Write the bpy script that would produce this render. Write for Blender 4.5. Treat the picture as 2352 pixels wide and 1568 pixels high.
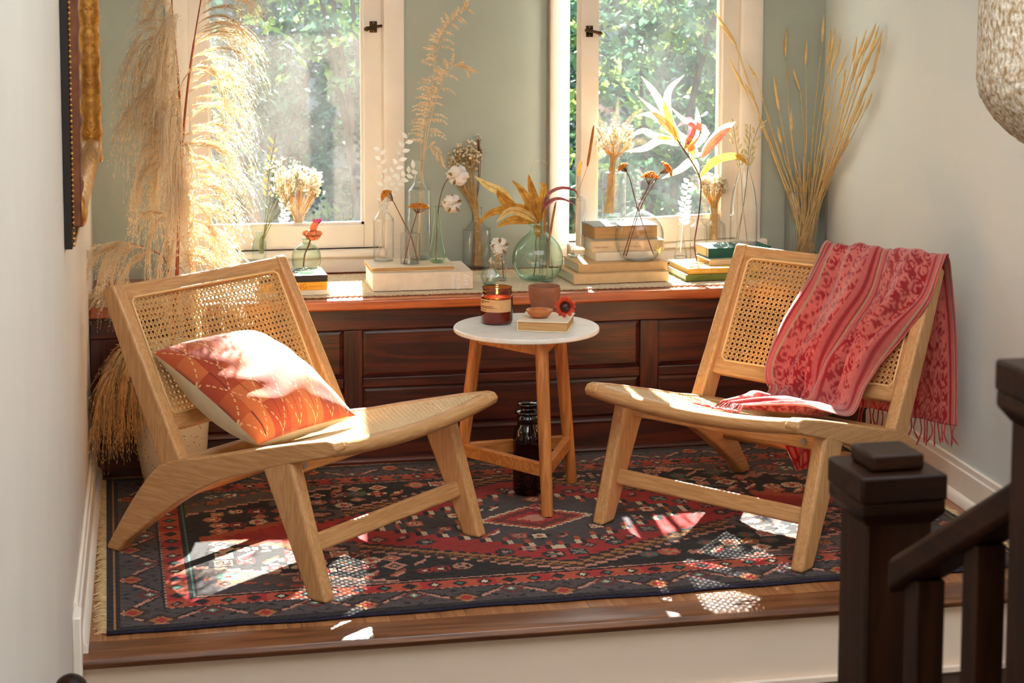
import bpy, math, random
import numpy as np
from mathutils import Vector, Matrix, Quaternion
random.seed(7); rng = np.random.default_rng(11)
for o in list(bpy.data.objects): bpy.data.objects.remove(o)
scene = bpy.context.scene
COL = scene.collection

# ------------------------------------------------------------------ camera
# world: landing floor z=0, X along the step, Y towards the windows (metres)
F, PPX, PPY = 4100.0, 1176.0, 376.6
YAW, PITCH, ROLL = math.radians(11.672), math.radians(5.530), math.radians(-.135)
CAM = Vector((0, 0, 1.40))
_cy, _sy, _cp, _sp, _cr, _sr = math.cos(YAW), math.sin(YAW), math.cos(PITCH), math.sin(PITCH), math.cos(ROLL), math.sin(ROLL)
_f = Vector((_sy*_cp, _cy*_cp, -_sp)); _r = Vector((_cy, -_sy, 0)); _d = _f.cross(_r)
CR = _cr*_r + _sr*_d; CD = -_sr*_r + _cr*_d; CF = _f
cd = bpy.data.cameras.new('camera'); cam = bpy.data.objects.new('camera', cd); COL.objects.link(cam)
cd.sensor_width = 36; cd.sensor_fit = 'HORIZONTAL'; cd.lens = F/2352*36
cd.shift_y = -(784-PPY)/2352; cd.clip_start = .05; cd.clip_end = 200
cd.dof.use_dof = True; cd.dof.focus_distance = 4.75; cd.dof.aperture_fstop = 9
mw = Matrix.Identity(4)
for i in range(3):
    mw[i][0] = CR[i]; mw[i][1] = -CD[i]; mw[i][2] = -CF[i]; mw[i][3] = CAM[i]
cam.matrix_world = mw; scene.camera = cam

def ray(x, y): return CR*((x-PPX)/F) + CD*((y-PPY)/F) + CF
def at_z(x, y, z): d = ray(x, y); return CAM + d*((z-CAM.z)/d.z)
def at_y(x, y, Y): d = ray(x, y); return CAM + d*(Y/d.y)
def at_d(x, y, D): return CAM + ray(x, y)*D
def mpp(P): return (P-CAM).dot(CF)/F            # metres per photograph pixel at P

# ------------------------------------------------------------------ world, sun, exposure
w = bpy.data.worlds.new('sky'); scene.world = w; w.use_nodes = True
bg = w.node_tree.nodes['Background']; bg.inputs[0].default_value = (.90, .955, 1.0, 1); bg.inputs[1].default_value = 1.55
sd = bpy.data.lights.new('sun', 'SUN'); sd.energy = 22; sd.angle = math.radians(.6); sd.color = (1, .945, .87)
sun = bpy.data.objects.new('sun', sd); COL.objects.link(sun)
SAZ, SEL = math.radians(6.5), math.radians(35)
sdir = Vector((math.sin(SAZ)*math.cos(SEL), math.cos(SAZ)*math.cos(SEL), math.sin(SEL)))
sun.rotation_euler = sdir.to_track_quat('Z', 'Y').to_euler(); sun.location = (1, 12, 9)
vs = scene.view_settings; vs.view_transform = 'Standard'; vs.look = 'None'; vs.gamma = 1; vs.use_curve_mapping = False
vs.exposure = 1.5
scene.cycles.transparent_max_bounces = 20; scene.cycles.max_bounces = 6; scene.cycles.diffuse_bounces = 4; scene.cycles.glossy_bounces = 3
scene.cycles.use_adaptive_sampling = True; scene.cycles.adaptive_threshold = .05; scene.cycles.use_light_tree = False
scene.cycles.caustics_reflective = False; scene.cycles.caustics_refractive = False
scene.cycles.sample_clamp_indirect = 6

# ------------------------------------------------------------------ materials
def S(r, g, b):
    return tuple(((c/255)/12.92 if c/255 <= .04045 else ((c/255+.055)/1.055)**2.4) for c in (r, g, b))
MATS = {}
def newmat(name):
    m = bpy.data.materials.new(name); m.use_nodes = True; nt = m.node_tree
    for n in list(nt.nodes): nt.nodes.remove(n)
    out = nt.nodes.new('ShaderNodeOutputMaterial'); MATS[name] = m
    return m, nt, out
def N(nt, t, **k):
    n = nt.nodes.new(t)
    for a, b in k.items():
        if a.startswith('i_'): n.inputs[a[2:].replace('_', ' ')].default_value = b
        else: setattr(n, a, b)
    return n
def plain(name, col, rough=.6, c2=None, scale=20, stretch=(1, 1, 1), bump=0, bscale=None, metal=0, spec=.5, trans=0, sheen=0, detail=4, coat=0):
    """principled with a noise colour drift between col and c2 and optional noise bump; trans adds translucency"""
    m, nt, out = newmat(name)
    p = N(nt, 'ShaderNodeBsdfPrincipled'); p.inputs['Roughness'].default_value = rough; p.inputs['Metallic'].default_value = metal
    p.inputs['Specular IOR Level'].default_value = spec; p.inputs['Sheen Weight'].default_value = sheen; p.inputs['Coat Weight'].default_value = coat
    p.inputs['Coat Roughness'].default_value = .25
    tc = N(nt, 'ShaderNodeTexCoord'); mp = N(nt, 'ShaderNodeMapping'); mp.inputs['Scale'].default_value = stretch
    nt.links.new(tc.outputs['Object'], mp.inputs[0])
    if c2 is None: p.inputs['Base Color'].default_value = (*col, 1)
    else:
        nz = N(nt, 'ShaderNodeTexNoise'); nz.inputs['Scale'].default_value = scale; nz.inputs['Detail'].default_value = min(detail, 3)
        nt.links.new(mp.outputs[0], nz.inputs['Vector'])
        rp = N(nt, 'ShaderNodeValToRGB'); rp.color_ramp.elements[0].position = .32; rp.color_ramp.elements[1].position = .68
        rp.color_ramp.elements[0].color = (*col, 1); rp.color_ramp.elements[1].color = (*c2, 1)
        nt.links.new(nz.outputs['Fac'], rp.inputs[0]); nt.links.new(rp.outputs[0], p.inputs['Base Color'])
    if bump:
        nb = N(nt, 'ShaderNodeTexNoise'); nb.inputs['Scale'].default_value = bscale or scale; nb.inputs['Detail'].default_value = 1.5
        nt.links.new(mp.outputs[0], nb.inputs['Vector'])
        bp = N(nt, 'ShaderNodeBump'); bp.inputs['Strength'].default_value = bump; bp.inputs['Distance'].default_value = .004
        nt.links.new(nb.outputs['Fac'], bp.inputs['Height']); nt.links.new(bp.outputs[0], p.inputs['Normal'])
    sh = p.outputs[0]
    if trans:
        tl = N(nt, 'ShaderNodeBsdfTranslucent')
        src = p.inputs['Base Color'].links[0].from_socket if p.inputs['Base Color'].links else None
        if src: nt.links.new(src, tl.inputs[0])
        else: tl.inputs[0].default_value = (*col, 1)
        mx = N(nt, 'ShaderNodeMixShader'); mx.inputs[0].default_value = trans
        nt.links.new(sh, mx.inputs[1]); nt.links.new(tl.outputs[0], mx.inputs[2]); sh = mx.outputs[0]
    nt.links.new(sh, out.inputs[0])
    return m
def wood(name, c1, c2, c3, axis='x', rough=.45, ring=26, fine=220, coat=0, bump=.15, spec=.5):
    """long grain along one local axis: stretched rings plus fine pores"""
    m, nt, out = newmat(name)
    p = N(nt, 'ShaderNodeBsdfPrincipled'); p.inputs['Roughness'].default_value = rough; p.inputs['Coat Weight'].default_value = coat; p.inputs['Coat Roughness'].default_value = .2; p.inputs['Specular IOR Level'].default_value = spec
    tc = N(nt, 'ShaderNodeTexCoord'); info = N(nt, 'ShaderNodeObjectInfo')
    add = N(nt, 'ShaderNodeVectorMath', operation='ADD'); sc = N(nt, 'ShaderNodeVectorMath', operation='SCALE'); sc.inputs['Scale'].default_value = 1.7
    cmb = N(nt, 'ShaderNodeCombineXYZ')
    for i in range(3): nt.links.new(info.outputs['Random'], cmb.inputs[i])
    nt.links.new(cmb.outputs[0], sc.inputs[0]); nt.links.new(tc.outputs['Object'], add.inputs[0]); nt.links.new(sc.outputs[0], add.inputs[1])
    st = {'x': (.07, 1, 1), 'y': (1, .07, 1), 'z': (1, 1, .07)}[axis]
    mp = N(nt, 'ShaderNodeMapping'); mp.inputs['Scale'].default_value = st; nt.links.new(add.outputs[0], mp.inputs[0])
    n1 = N(nt, 'ShaderNodeTexNoise'); n1.inputs['Scale'].default_value = ring; n1.inputs['Detail'].default_value = 2; n1.inputs['Distortion'].default_value = .6
    nt.links.new(mp.outputs[0], n1.inputs['Vector'])
    mul = N(nt, 'ShaderNodeMath', operation='MULTIPLY'); mul.inputs[1].default_value = 5; fr = N(nt, 'ShaderNodeMath', operation='PINGPONG'); fr.inputs[1].default_value = .5
    nt.links.new(n1.outputs['Fac'], mul.inputs[0]); nt.links.new(mul.outputs[0], fr.inputs[0])
    rp = N(nt, 'ShaderNodeValToRGB'); e = rp.color_ramp.elements; e[0].color = (*c1, 1); e[1].color = (*c2, 1); e[0].position = .08; e[1].position = .42
    nt.links.new(fr.outputs[0], rp.inputs[0])
    n2 = N(nt, 'ShaderNodeTexNoise'); n2.inputs['Scale'].default_value = fine; n2.inputs['Detail'].default_value = 2; nt.links.new(mp.outputs[0], n2.inputs['Vector'])
    r2 = N(nt, 'ShaderNodeValToRGB'); r2.color_ramp.elements[0].position = .5; r2.color_ramp.elements[1].position = .75
    nt.links.new(n2.outputs['Fac'], r2.inputs[0])
    mx = N(nt, 'ShaderNodeMix', data_type='RGBA'); mx.inputs['B'].default_value = (*c3, 1)
    ml = N(nt, 'ShaderNodeMath', operation='MULTIPLY'); ml.inputs[1].default_value = .55; nt.links.new(r2.outputs[0], ml.inputs[0])
    nt.links.new(ml.outputs[0], mx.inputs['Factor']); nt.links.new(rp.outputs[0], mx.inputs['A'])
    nt.links.new(mx.outputs['Result'], p.inputs['Base Color'])
    bp = N(nt, 'ShaderNodeBump'); bp.inputs['Strength'].default_value = bump; bp.inputs['Distance'].default_value = .002
    nt.links.new(n2.outputs['Fac'], bp.inputs['Height']); nt.links.new(bp.outputs[0], p.inputs['Normal'])
    nt.links.new(p.outputs[0], out.inputs[0]); return m
def glass(name, light=(.985, .99, .99), edge=(.34, .44, .42), refl=.85, dust=0):
    """thin glass wall: tinted clear body, denser towards grazing edges, mirror reflection by Fresnel, optional dust film"""
    m, nt, out = newmat(name)
    lw = N(nt, 'ShaderNodeLayerWeight'); lw.inputs['Blend'].default_value = .5
    mx = N(nt, 'ShaderNodeMix', data_type='RGBA'); mx.inputs['A'].default_value = (*light, 1); mx.inputs['B'].default_value = (*edge, 1)
    pw = N(nt, 'ShaderNodeMath', operation='POWER'); pw.inputs[1].default_value = 3.0; nt.links.new(lw.outputs['Facing'], pw.inputs[0]); nt.links.new(pw.outputs[0], mx.inputs['Factor'])
    tr = N(nt, 'ShaderNodeBsdfTransparent'); nt.links.new(mx.outputs['Result'], tr.inputs[0])
    gl = N(nt, 'ShaderNodeBsdfGlossy'); gl.inputs['Roughness'].default_value = .03
    l2 = N(nt, 'ShaderNodeLayerWeight'); l2.inputs['Blend'].default_value = .5; fr = N(nt, 'ShaderNodeMath', operation='POWER'); fr.inputs[1].default_value = 3; nt.links.new(l2.outputs['Facing'], fr.inputs[0])
    mf = N(nt, 'ShaderNodeMath', operation='MULTIPLY_ADD'); mf.inputs[1].default_value = refl; mf.inputs[2].default_value = .06; nt.links.new(fr.outputs[0], mf.inputs[0])
    ms = N(nt, 'ShaderNodeMixShader'); nt.links.new(mf.outputs[0], ms.inputs[0]); nt.links.new(tr.outputs[0], ms.inputs[1]); nt.links.new(gl.outputs[0], ms.inputs[2])
    sh = ms.outputs[0]
    if dust:
        tl = N(nt, 'ShaderNodeBsdfTranslucent'); tl.inputs[0].default_value = (1, 1, 1, 1)
        tc = N(nt, 'ShaderNodeTexCoord'); nz = N(nt, 'ShaderNodeTexNoise'); nz.inputs['Scale'].default_value = 9; nz.inputs['Detail'].default_value = 8
        nt.links.new(tc.outputs['Object'], nz.inputs['Vector'])
        mr = N(nt, 'ShaderNodeMapRange'); mr.inputs['From Min'].default_value = .3; mr.inputs['From Max'].default_value = .75; mr.inputs['To Min'].default_value = dust*.5; mr.inputs['To Max'].default_value = dust*1.6
        nt.links.new(nz.outputs['Fac'], mr.inputs[0])
        m2 = N(nt, 'ShaderNodeMixShader'); nt.links.new(mr.outputs[0], m2.inputs[0]); nt.links.new(sh, m2.inputs[1]); nt.links.new(tl.outputs[0], m2.inputs[2]); sh = m2.outputs[0]
    nt.links.new(sh, out.inputs[0]); return m
def vcol(name, rough=.9, sheen=0, bump=.3, bscale=900, vary=.25, spec=.2, trans=0):
    """woven colour kept per knot / thread in the 'Col' attribute, with fine fibre variation"""
    m, nt, out = newmat(name)
    p = N(nt, 'ShaderNodeBsdfPrincipled'); p.inputs['Roughness'].default_value = rough; p.inputs['Sheen Weight'].default_value = sheen; p.inputs['Specular IOR Level'].default_value = spec
    at = N(nt, 'ShaderNodeVertexColor', layer_name='Col'); tc = N(nt, 'ShaderNodeTexCoord')
    nz = N(nt, 'ShaderNodeTexNoise'); nz.inputs['Scale'].default_value = bscale; nz.inputs['Detail'].default_value = 2; nt.links.new(tc.outputs['Object'], nz.inputs['Vector'])
    mr = N(nt, 'ShaderNodeMapRange'); mr.inputs['From Min'].default_value = .3; mr.inputs['From Max'].default_value = .7; mr.inputs['To Min'].default_value = 1-vary; mr.inputs['To Max'].default_value = 1+vary; nt.links.new(nz.outputs['Fac'], mr.inputs[0])
    ml = N(nt, 'ShaderNodeVectorMath', operation='SCALE'); nt.links.new(at.outputs[0], ml.inputs[0]); nt.links.new(mr.outputs[0], ml.inputs['Scale'])
    nt.links.new(ml.outputs[0], p.inputs['Base Color'])
    bp = N(nt, 'ShaderNodeBump'); bp.inputs['Strength'].default_value = bump; bp.inputs['Distance'].default_value = .002; nt.links.new(nz.outputs['Fac'], bp.inputs['Height']); nt.links.new(bp.outputs[0], p.inputs['Normal'])
    sh = p.outputs[0]
    if trans:
        tl = N(nt, 'ShaderNodeBsdfTranslucent'); nt.links.new(ml.outputs[0], tl.inputs[0]); mx = N(nt, 'ShaderNodeMixShader'); mx.inputs[0].default_value = trans
        nt.links.new(sh, mx.inputs[1]); nt.links.new(tl.outputs[0], mx.inputs[2]); sh = mx.outputs[0]
    nt.links.new(sh, out.inputs[0]); return m

plain('wall_paint', S(164, 172, 160), .75, S(158, 167, 156), 3, bump=.12, bscale=260)
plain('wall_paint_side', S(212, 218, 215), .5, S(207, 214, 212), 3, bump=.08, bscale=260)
plain('ceiling_paint', S(235, 232, 224), .8)
plain('trim_paint', S(240, 231, 218), .4, S(232, 222, 208), 8, bump=.06, bscale=60)
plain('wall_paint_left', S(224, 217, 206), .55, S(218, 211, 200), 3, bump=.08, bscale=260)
plain('hall_wall', S(120, 108, 94), .8)  # kept dark so the unseen hall throws back little light
plain('riser_paint', S(234, 216, 198), .38, S(228, 209, 190), 5, stretch=(.3, 1, 1), bump=.2, bscale=30)
plain('gap_shade', S(140, 132, 104), .8)
for ax in 'xyz':
    wood('ash_'+ax, S(200, 153, 102), S(186, 137, 86), S(152, 104, 61), ax, .42, 55, 320)
    wood('stain_'+ax, S(84, 30, 13), S(52, 17, 8), S(24, 8, 4), ax, .38, 16, 160, coat=.1, bump=.25)
    wood('newel_'+ax, S(42, 22, 11), S(29, 14, 7), S(14, 7, 4), ax, .42, 20, 160, spec=.12)
    wood('acacia_'+ax, S(196, 128, 66), S(172, 104, 48), S(128, 74, 34), ax, .45, 22, 180)
wood('bench_top', S(190, 100, 48), S(150, 68, 30), S(86, 34, 16), 'x', .28, 12, 120, coat=.4, bump=.25)
wood('floor_wood', S(150, 98, 58), S(126, 78, 44), S(80, 46, 25), 'x', .32, 18, 160, coat=.3)
wood('nosing', S(122, 76, 46), S(94, 55, 32), S(54, 30, 17), 'x', .32, 18, 160, coat=.2)
wood('floor_strip', S(165, 112, 70), S(142, 92, 56), S(96, 60, 36), 'y', .35, 18, 160, coat=.2)
plain('cane', S(230, 190, 128), .34, S(212, 164, 100), 120, spec=.6, trans=.2)
plain('cane_sheen', S(238, 216, 176), .26, S(222, 192, 146), 120, spec=.9)  # same cane as the back, lightened to carry the window sheen
plain('bead_wood', S(228, 188, 130), .45)
plain('marble', S(226, 224, 218), .35, S(214, 212, 206), 40, bump=.03, bscale=300)
glass('glass_clear'); glass('glass_pane', (.97, .99, .98), (.9, .93, .92), .5, dust=.009)
glass('glass_green', (.82, .95, .89), (.16, .48, .34)); glass('glass_teal', (.90, .97, .95), (.34, .64, .58))
glass('glass_lightgreen', (.86, .96, .88), (.28, .54, .32)); glass('glass_amber', (.55, .20, .045), (.12, .03, .006)); glass('glass_amber_dark', (.20, .05, .014), (.03, .006, .002))
plain('brass_dark', S(96, 70, 40), .4, S(50, 36, 22), 80, metal=.8)
plain('bolt_metal', S(190, 188, 180), .3, metal=1)

# ------------------------------------------------------------------ geometry kit
class G:
    def __init__(s): s.v = []; s.f = []
    def add(s, v, f, M=None):
        o = len(s.v)
        s.v += [tuple(M @ Vector(p)) if M is not None else tuple(p) for p in v]; s.f += [tuple(i+o for i in q) for q in f]; return s
    def box(s, x0, x1, y0, y1, z0, z1, M=None):
        return s.add([(x0,y0,z0),(x1,y0,z0),(x1,y1,z0),(x0,y1,z0),(x0,y0,z1),(x1,y0,z1),(x1,y1,z1),(x0,y1,z1)],
                     [(0,3,2,1),(4,5,6,7),(0,1,5,4),(1,2,6,5),(2,3,7,6),(3,0,4,7)], M)
    def lathe(s, prof, n=32, M=None, cap0=True, cap1=False):
        v = []; f = []
        for r, z in prof:
            for k in range(n): a = 2*math.pi*k/n; v.append((r*math.cos(a), r*math.sin(a), z))
        for i in range(len(prof)-1):
            for k in range(n): k2 = (k+1) % n; f.append((i*n+k, i*n+k2, (i+1)*n+k2, (i+1)*n+k))
        if cap0: f.append(tuple(range(n-1, -1, -1)))
        if cap1: f.append(tuple((len(prof)-1)*n+k for k in range(n)))
        return s.add(v, f, M)
    def tube(s, pts, r, n=6, ell=1.0, up=None, cap=True, M=None):
        pts = [Vector(p) for p in pts]; m = len(pts); v = []; f = []
        rs = r if isinstance(r, (list, tuple)) else [r]*m
        prev = None
        for i, p in enumerate(pts):
            t = (pts[min(i+1, m-1)]-pts[max(i-1, 0)])
            t = t.normalized() if t.length > 1e-9 else Vector((0, 0, 1))
            if up is not None: a = Vector(up)
            elif prev is not None: a = prev
            else: a = Vector((0, 0, 1)) if abs(t.z) < .9 else Vector((1, 0, 0))
            b = t.cross(a); b = b.normalized() if b.length > 1e-6 else t.orthogonal().normalized()
            c = b.cross(t).normalized(); prev = c
            for k in range(n):
                an = 2*math.pi*(k+.5)/n; v.append(tuple(p + b*(math.cos(an)*rs[i]*ell) + c*(math.sin(an)*rs[i])))
        for i in range(m-1):
            for k in range(n): k2 = (k+1) % n; f.append((i*n+k, i*n+k2, (i+1)*n+k2, (i+1)*n+k))
        if cap: f.append(tuple(range(n-1, -1, -1))); f.append(tuple((m-1)*n+k for k in range(n)))
        return s.add(v, f, M)
    def prism(s, poly, a0, a1, axis='y', M=None):
        """extrude a 2-D outline: axis y -> outline in (x,z); axis z -> (x,y); axis x -> (y,z)"""
        n = len(poly); mk = {'y': lambda p, a: (p[0], a, p[1]), 'z': lambda p, a: (p[0], p[1], a), 'x': lambda p, a: (a, p[0], p[1])}[axis]
        v = [mk(p, a0) for p in poly] + [mk(p, a1) for p in poly]
        f = [tuple(range(n)), tuple(range(2*n-1, n-1, -1))] + [(i, n+i, n+(i+1) % n, (i+1) % n) for i in range(n)]
        return s.add(v, f, M)
    def ball(s, c, r, k=1, squash=(1, 1, 1)):
        V0, F0 = ICO[k]; return s.add([(c[0]+p[0]*r*squash[0], c[1]+p[1]*r*squash[1], c[2]+p[2]*r*squash[2]) for p in V0], F0)
    def leaf(s, pts, wid, up=(0, -1, 0), fold=.25, twist=0, prof=None):
        """a blade along pts: pointed both ends, folded along the midrib"""
        pts = [Vector(p) for p in pts]; m = len(pts); v = []; f = []
        for i, p in enumerate(pts):
            t = (pts[min(i+1, m-1)]-pts[max(i-1, 0)]).normalized(); u = Vector(up)
            u = (Quaternion(t, twist*i/m) @ u); b = t.cross(u); b = b.normalized() if b.length > 1e-6 else t.orthogonal().normalized(); c = b.cross(t)
            x = i/(m-1); w_ = wid*(prof(x) if prof else max(.02, math.sin(math.pi*min(1, x**.8)))**.8)
            v += [tuple(p+b*w_ + c*w_*fold), tuple(p), tuple(p-b*w_ + c*w_*fold)]
        for i in range(m-1):
            for k in range(2): f.append((i*3+k, i*3+k+1, (i+1)*3+k+1, (i+1)*3+k))
        return s.add(v, f)
    def mesh(s, name, smooth=False):
        me = bpy.data.meshes.new(name); me.from_pydata(s.v, [], s.f)
        if smooth: me.polygons.foreach_set('use_smooth', [True]*len(me.polygons))
        me.update(); return me
    def build(s, name, mat, parent=None, smooth=False, bevel=0, seg=2, kind=None):
        me = s.mesh(name, smooth); me.materials.append(MATS[mat] if isinstance(mat, str) else mat)
        o = bpy.data.objects.new(name, me); COL.objects.link(o)
        if parent is not None: o.parent = parent
        if bevel:
            b = o.modifiers.new('bevel', 'BEVEL'); b.width = bevel; b.segments = seg; b.limit_method = 'ANGLE'; b.angle_limit = math.radians(35); b.harden_normals = False
            me.polygons.foreach_set('use_smooth', [True]*len(me.polygons))
            try: me.set_sharp_from_angle(angle=math.radians(40))
            except Exception: pass
        if kind: o['kind'] = kind
        return o
def _ico():
    out = {}; import bmesh
    for k in (0, 1, 2, 3):
        bm = bmesh.new()
        if k == 0: bmesh.ops.create_icosphere(bm, subdivisions=1, radius=1)
        else: bmesh.ops.create_icosphere(bm, subdivisions=k, radius=1)
        bm.verts.ensure_lookup_table(); out[k] = ([tuple(x.co) for x in bm.verts], [tuple(q.index for q in fc.verts) for fc in bm.faces]); bm.free()
    return out
ICO = _ico()
def tag(o, label, cat, group=None, kind=None):
    if label: o['label'] = label
    if cat: o['category'] = cat
    if group: o['group'] = group
    if kind: o['kind'] = kind
    return o
def thing(name, label, cat, loc=(0, 0, 0), rz=0, group=None):
    o = bpy.data.objects.new(name, None); o.empty_display_size = .05; COL.objects.link(o); o.location = loc; o.rotation_euler = (0, 0, rz)
    return tag(o, label, cat, group)
def struct(name, g, mat, parent=None, **k):
    o = g.build(name, mat, parent, **k)
    if parent is None: o['kind'] = 'structure'
    return o
def copy_tree(o, parent=None):
    c = o.copy(); COL.objects.link(c); c.parent = parent
    for ch in list(o.children): copy_tree(ch, c)
    return c
def catmull(P, n):
    """smooth curve through points"""
    P = [Vector(p) for p in P]; P = [P[0]*2-P[1]] + P + [P[-1]*2-P[-2]]; out = []; m = len(P)-3
    for i in range(n):
        x = i/(n-1)*m; k = min(int(x), m-1); t = x-k; a, b, c, d = P[k:k+4]
        out.append(.5*((2*b) + (c-a)*t + (2*a-5*b+4*c-d)*t*t + (3*b-a-3*c+d)*t**3))
    return out
def text_geo(body, size, font_extrude=.0002):
    cu = bpy.data.curves.new('t', 'FONT'); cu.body = body; cu.size = size; cu.extrude = font_extrude; cu.align_x = 'LEFT'; cu.resolution_u = 2
    ob = bpy.data.objects.new('t', cu); COL.objects.link(ob); dg = bpy.context.evaluated_depsgraph_get(); me = bpy.data.meshes.new_from_object(ob.evaluated_get(dg))
    g = G(); g.v = [tuple(v.co) for v in me.vertices]; g.f = [tuple(p.vertices) for p in me.polygons]
    bpy.data.objects.remove(ob); bpy.data.curves.remove(cu); bpy.data.meshes.remove(me); return g
def jit(a): return random.uniform(-a, a)
def V3(*a): return Vector(a)

# ================================================================== STRUCTURE
XL, YB, ZC = -.165, 5.695, 2.5
def xr(y): return 2.195 + .048*(y-4.45)          # right wall runs slightly out of square
LOW = -.19                                       # lower hall floor
g = G(); g.box(XL-.12, 2.4, 3.80, 5.86, -.12, -.018); fl = struct('floor', g, 'floor_wood')
me = G().box(-.0282, .0282, 0, 1.37, -.018, 0).mesh('floor_board'); me.materials.append(MATS['floor_strip'])
x = XL+.028; k = 0
while x < 2.27:
    b = bpy.data.objects.new('floor_board', me); COL.objects.link(b); b.parent = fl; b.location = (x, 3.842, 0); x += .0572
g = G(); pr_ = [(3.842, -.03), (3.842, 0), (3.765, 0), (3.752, -.004), (3.746, -.015), (3.752, -.027), (3.765, -.032), (3.80, -.032)]
g.prism(pr_, XL, 2.30, 'x'); struct('trim_1', g, 'nosing', smooth=False, bevel=.002)
g = G(); g.box(XL, 2.30, 3.772, 3.80, LOW, -.03); struct('wall_riser', g, 'riser_paint', bevel=.002)
g = G(); g.box(XL, 2.3, 3.760, 3.772, LOW, LOW+.018); struct('baseboard_riser', g, 'riser_paint', bevel=.004)
g = G(); g.box(XL-.12, 3.0, -1.0, 3.80, LOW-.1, LOW-.012); fl2 = struct('floor_lower', g, 'newel_x')
me = G().box(0, 3.1, -.04, .04, -.012, 0).mesh('floor_board'); me.materials.append(MATS['newel_x'])
for k in range(12):
    b = bpy.data.objects.new('floor_board', me); COL.objects.link(b); b.parent = fl2; b.location = (XL-.1, 3.72-k*.0815, LOW)
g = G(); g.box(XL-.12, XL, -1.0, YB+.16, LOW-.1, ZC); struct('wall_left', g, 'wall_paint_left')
g = G(); g.prism([(xr(2.3), 2.3), (xr(2.3)+.12, 2.3), (xr(YB+.16)+.12, YB+.16), (xr(YB+.16), YB+.16)], LOW-.1, ZC, 'z'); struct('wall_right', g, 'wall_paint_side')
g = G(); g.box(XL-.12, 2.5, 3.3, YB+.16, ZC, ZC+.08); g.box(XL-.12, 2.6, -1.1, 1.0, ZC, ZC+.08); struct('ceiling', g, 'ceiling_paint')  # slot left open for sky fill, hall piece added to cut front light
g = G(); g.box(XL-.12, 2.6, -1.1, -1.0, LOW-.1, ZC); struct('wall_hall_unseen', g, 'hall_wall'); g = G(); g.box(2.6, 2.7, -1.1, 2.42, LOW-.1, ZC); g.box(2.0, 2.7, 2.30, 2.42, LOW-.1, ZC); struct('wall_hall_right_unseen', g, 'hall_wall')  # unseen walls, added to block fill light from the camera side
# back wall with two openings
W1 = (.136, .754); W2 = (1.365, 1.95); ZS, ZH = .572, 1.82
g = G(); a, b_ = YB, YB+.16
g.box(XL-.12, W1[0], a, b_, -.1, ZC); g.box(W1[1], W2[0], a, b_, -.1, ZC); g.box(W2[1], 2.45, a, b_, -.1, ZC)
for W_ in (W1, W2): g.box(W_[0], W_[1], a, b_, -.1, ZS); g.box(W_[0], W_[1], a, b_, ZH, ZC)
struct('wall_back', g, 'wall_paint')
# baseboards
def base_prof(sgn, x0):       # profile (x,z) of a board with bead and shoe, growing into the room by sgn
    p = [(0, 0), (0, .112), (.004, .116), (.010, .112), (.012, .098), (.016, .094), (.016, .030), (.020, .028), (.028, .018), (.030, 0)]
    return [(x0+sgn*q[0], q[1]) for q in p]
g = G(); g.prism(base_prof(1, XL), 3.772, 5.195, 'y'); struct('baseboard_left', g, 'trim_paint', bevel=.0015)
g = G(); g.box(XL, XL+.019, 3.70, 3.772, LOW, .105); struct('trim_2', g, 'trim_paint', bevel=.004)
g = G(); p0 = base_prof(-1, 0); v = []; n = len(p0)
for yy in (2.3, 5.195): v += [(xr(yy)+q[0], yy, q[1]) for q in p0]
g.add(v, [tuple(range(n)), tuple(range(2*n-1, n-1, -1))]+[(i, n+i, n+(i+1) % n, (i+1) % n) for i in range(n)]); struct('baseboard_right', g, 'trim_paint', bevel=.0015)

# window casings, stools, aprons
def casing(name, x0, x1):
    g = G(); pr_ = [(x0, YB), (x0, YB-.020), (x0+.008, YB-.024), (x1-.010, YB-.018), (x1, YB-.012), (x1, YB)]
    g.prism(pr_, .497, ZH+.08, 'z'); return struct(name, g, 'trim_paint', bevel=.0015)
casing('trim_3', W1[0]-.066, W1[0]); casing('trim_4', W1[1], W1[1]+.066); casing('trim_5', W2[0]-.066, W2[0]); casing('trim_6', W2[1], W2[1]+.080)
for nm, W_ in (('trim_7', W1), ('trim_8', W2)):
    g = G(); g.box(W_[0]-.066, W_[1]+.066, YB-.022, YB, ZH, ZH+.09); struct(nm, g, 'trim_paint', bevel=.002)
for nm, x0, x1 in (('trim_9', W1[0], W1[1]), ('trim_10', W2[0]-.0, W2[1]+.098)):
    g = G(); g.prism([(YB+.06, .572), (YB-.030, .572), (YB-.036, .566), (YB-.036, .552), (YB-.030, .546), (YB+.06, .546)], x0, x1, 'x'); struct(nm, g, 'trim_paint', bevel=.002)
for nm, x0, x1 in (('trim_11', W1[0], W1[1]), ('trim_12', W2[0], W2[1])):
    g = G(); g.box(x0, x1, YB-.016, YB, .497, .546); struct(nm, g, 'trim_paint', bevel=.003)
g = G(); g.box(W2[0]-.073, W2[0]-.066, YB-.006, YB, .497, ZH); struct('shadow_gap_strip', g, 'gap_shade')  # shadow gap beside the casing, painted as a thin olive strip
for nm, W_ in (('trim_14', W1), ('trim_15', W2)):          # jamb linings
    g = G(); g.box(W_[0]-.001, W_[0]+.004, YB, YB+.16, ZS, ZH); g.box(W_[1]-.004, W_[1]+.001, YB, YB+.16, ZS, ZH); g.box(W_[0], W_[1], YB+.04, YB+.19, ZS-.02, ZS+.002)
    struct(nm, g, 'trim_paint')

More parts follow.
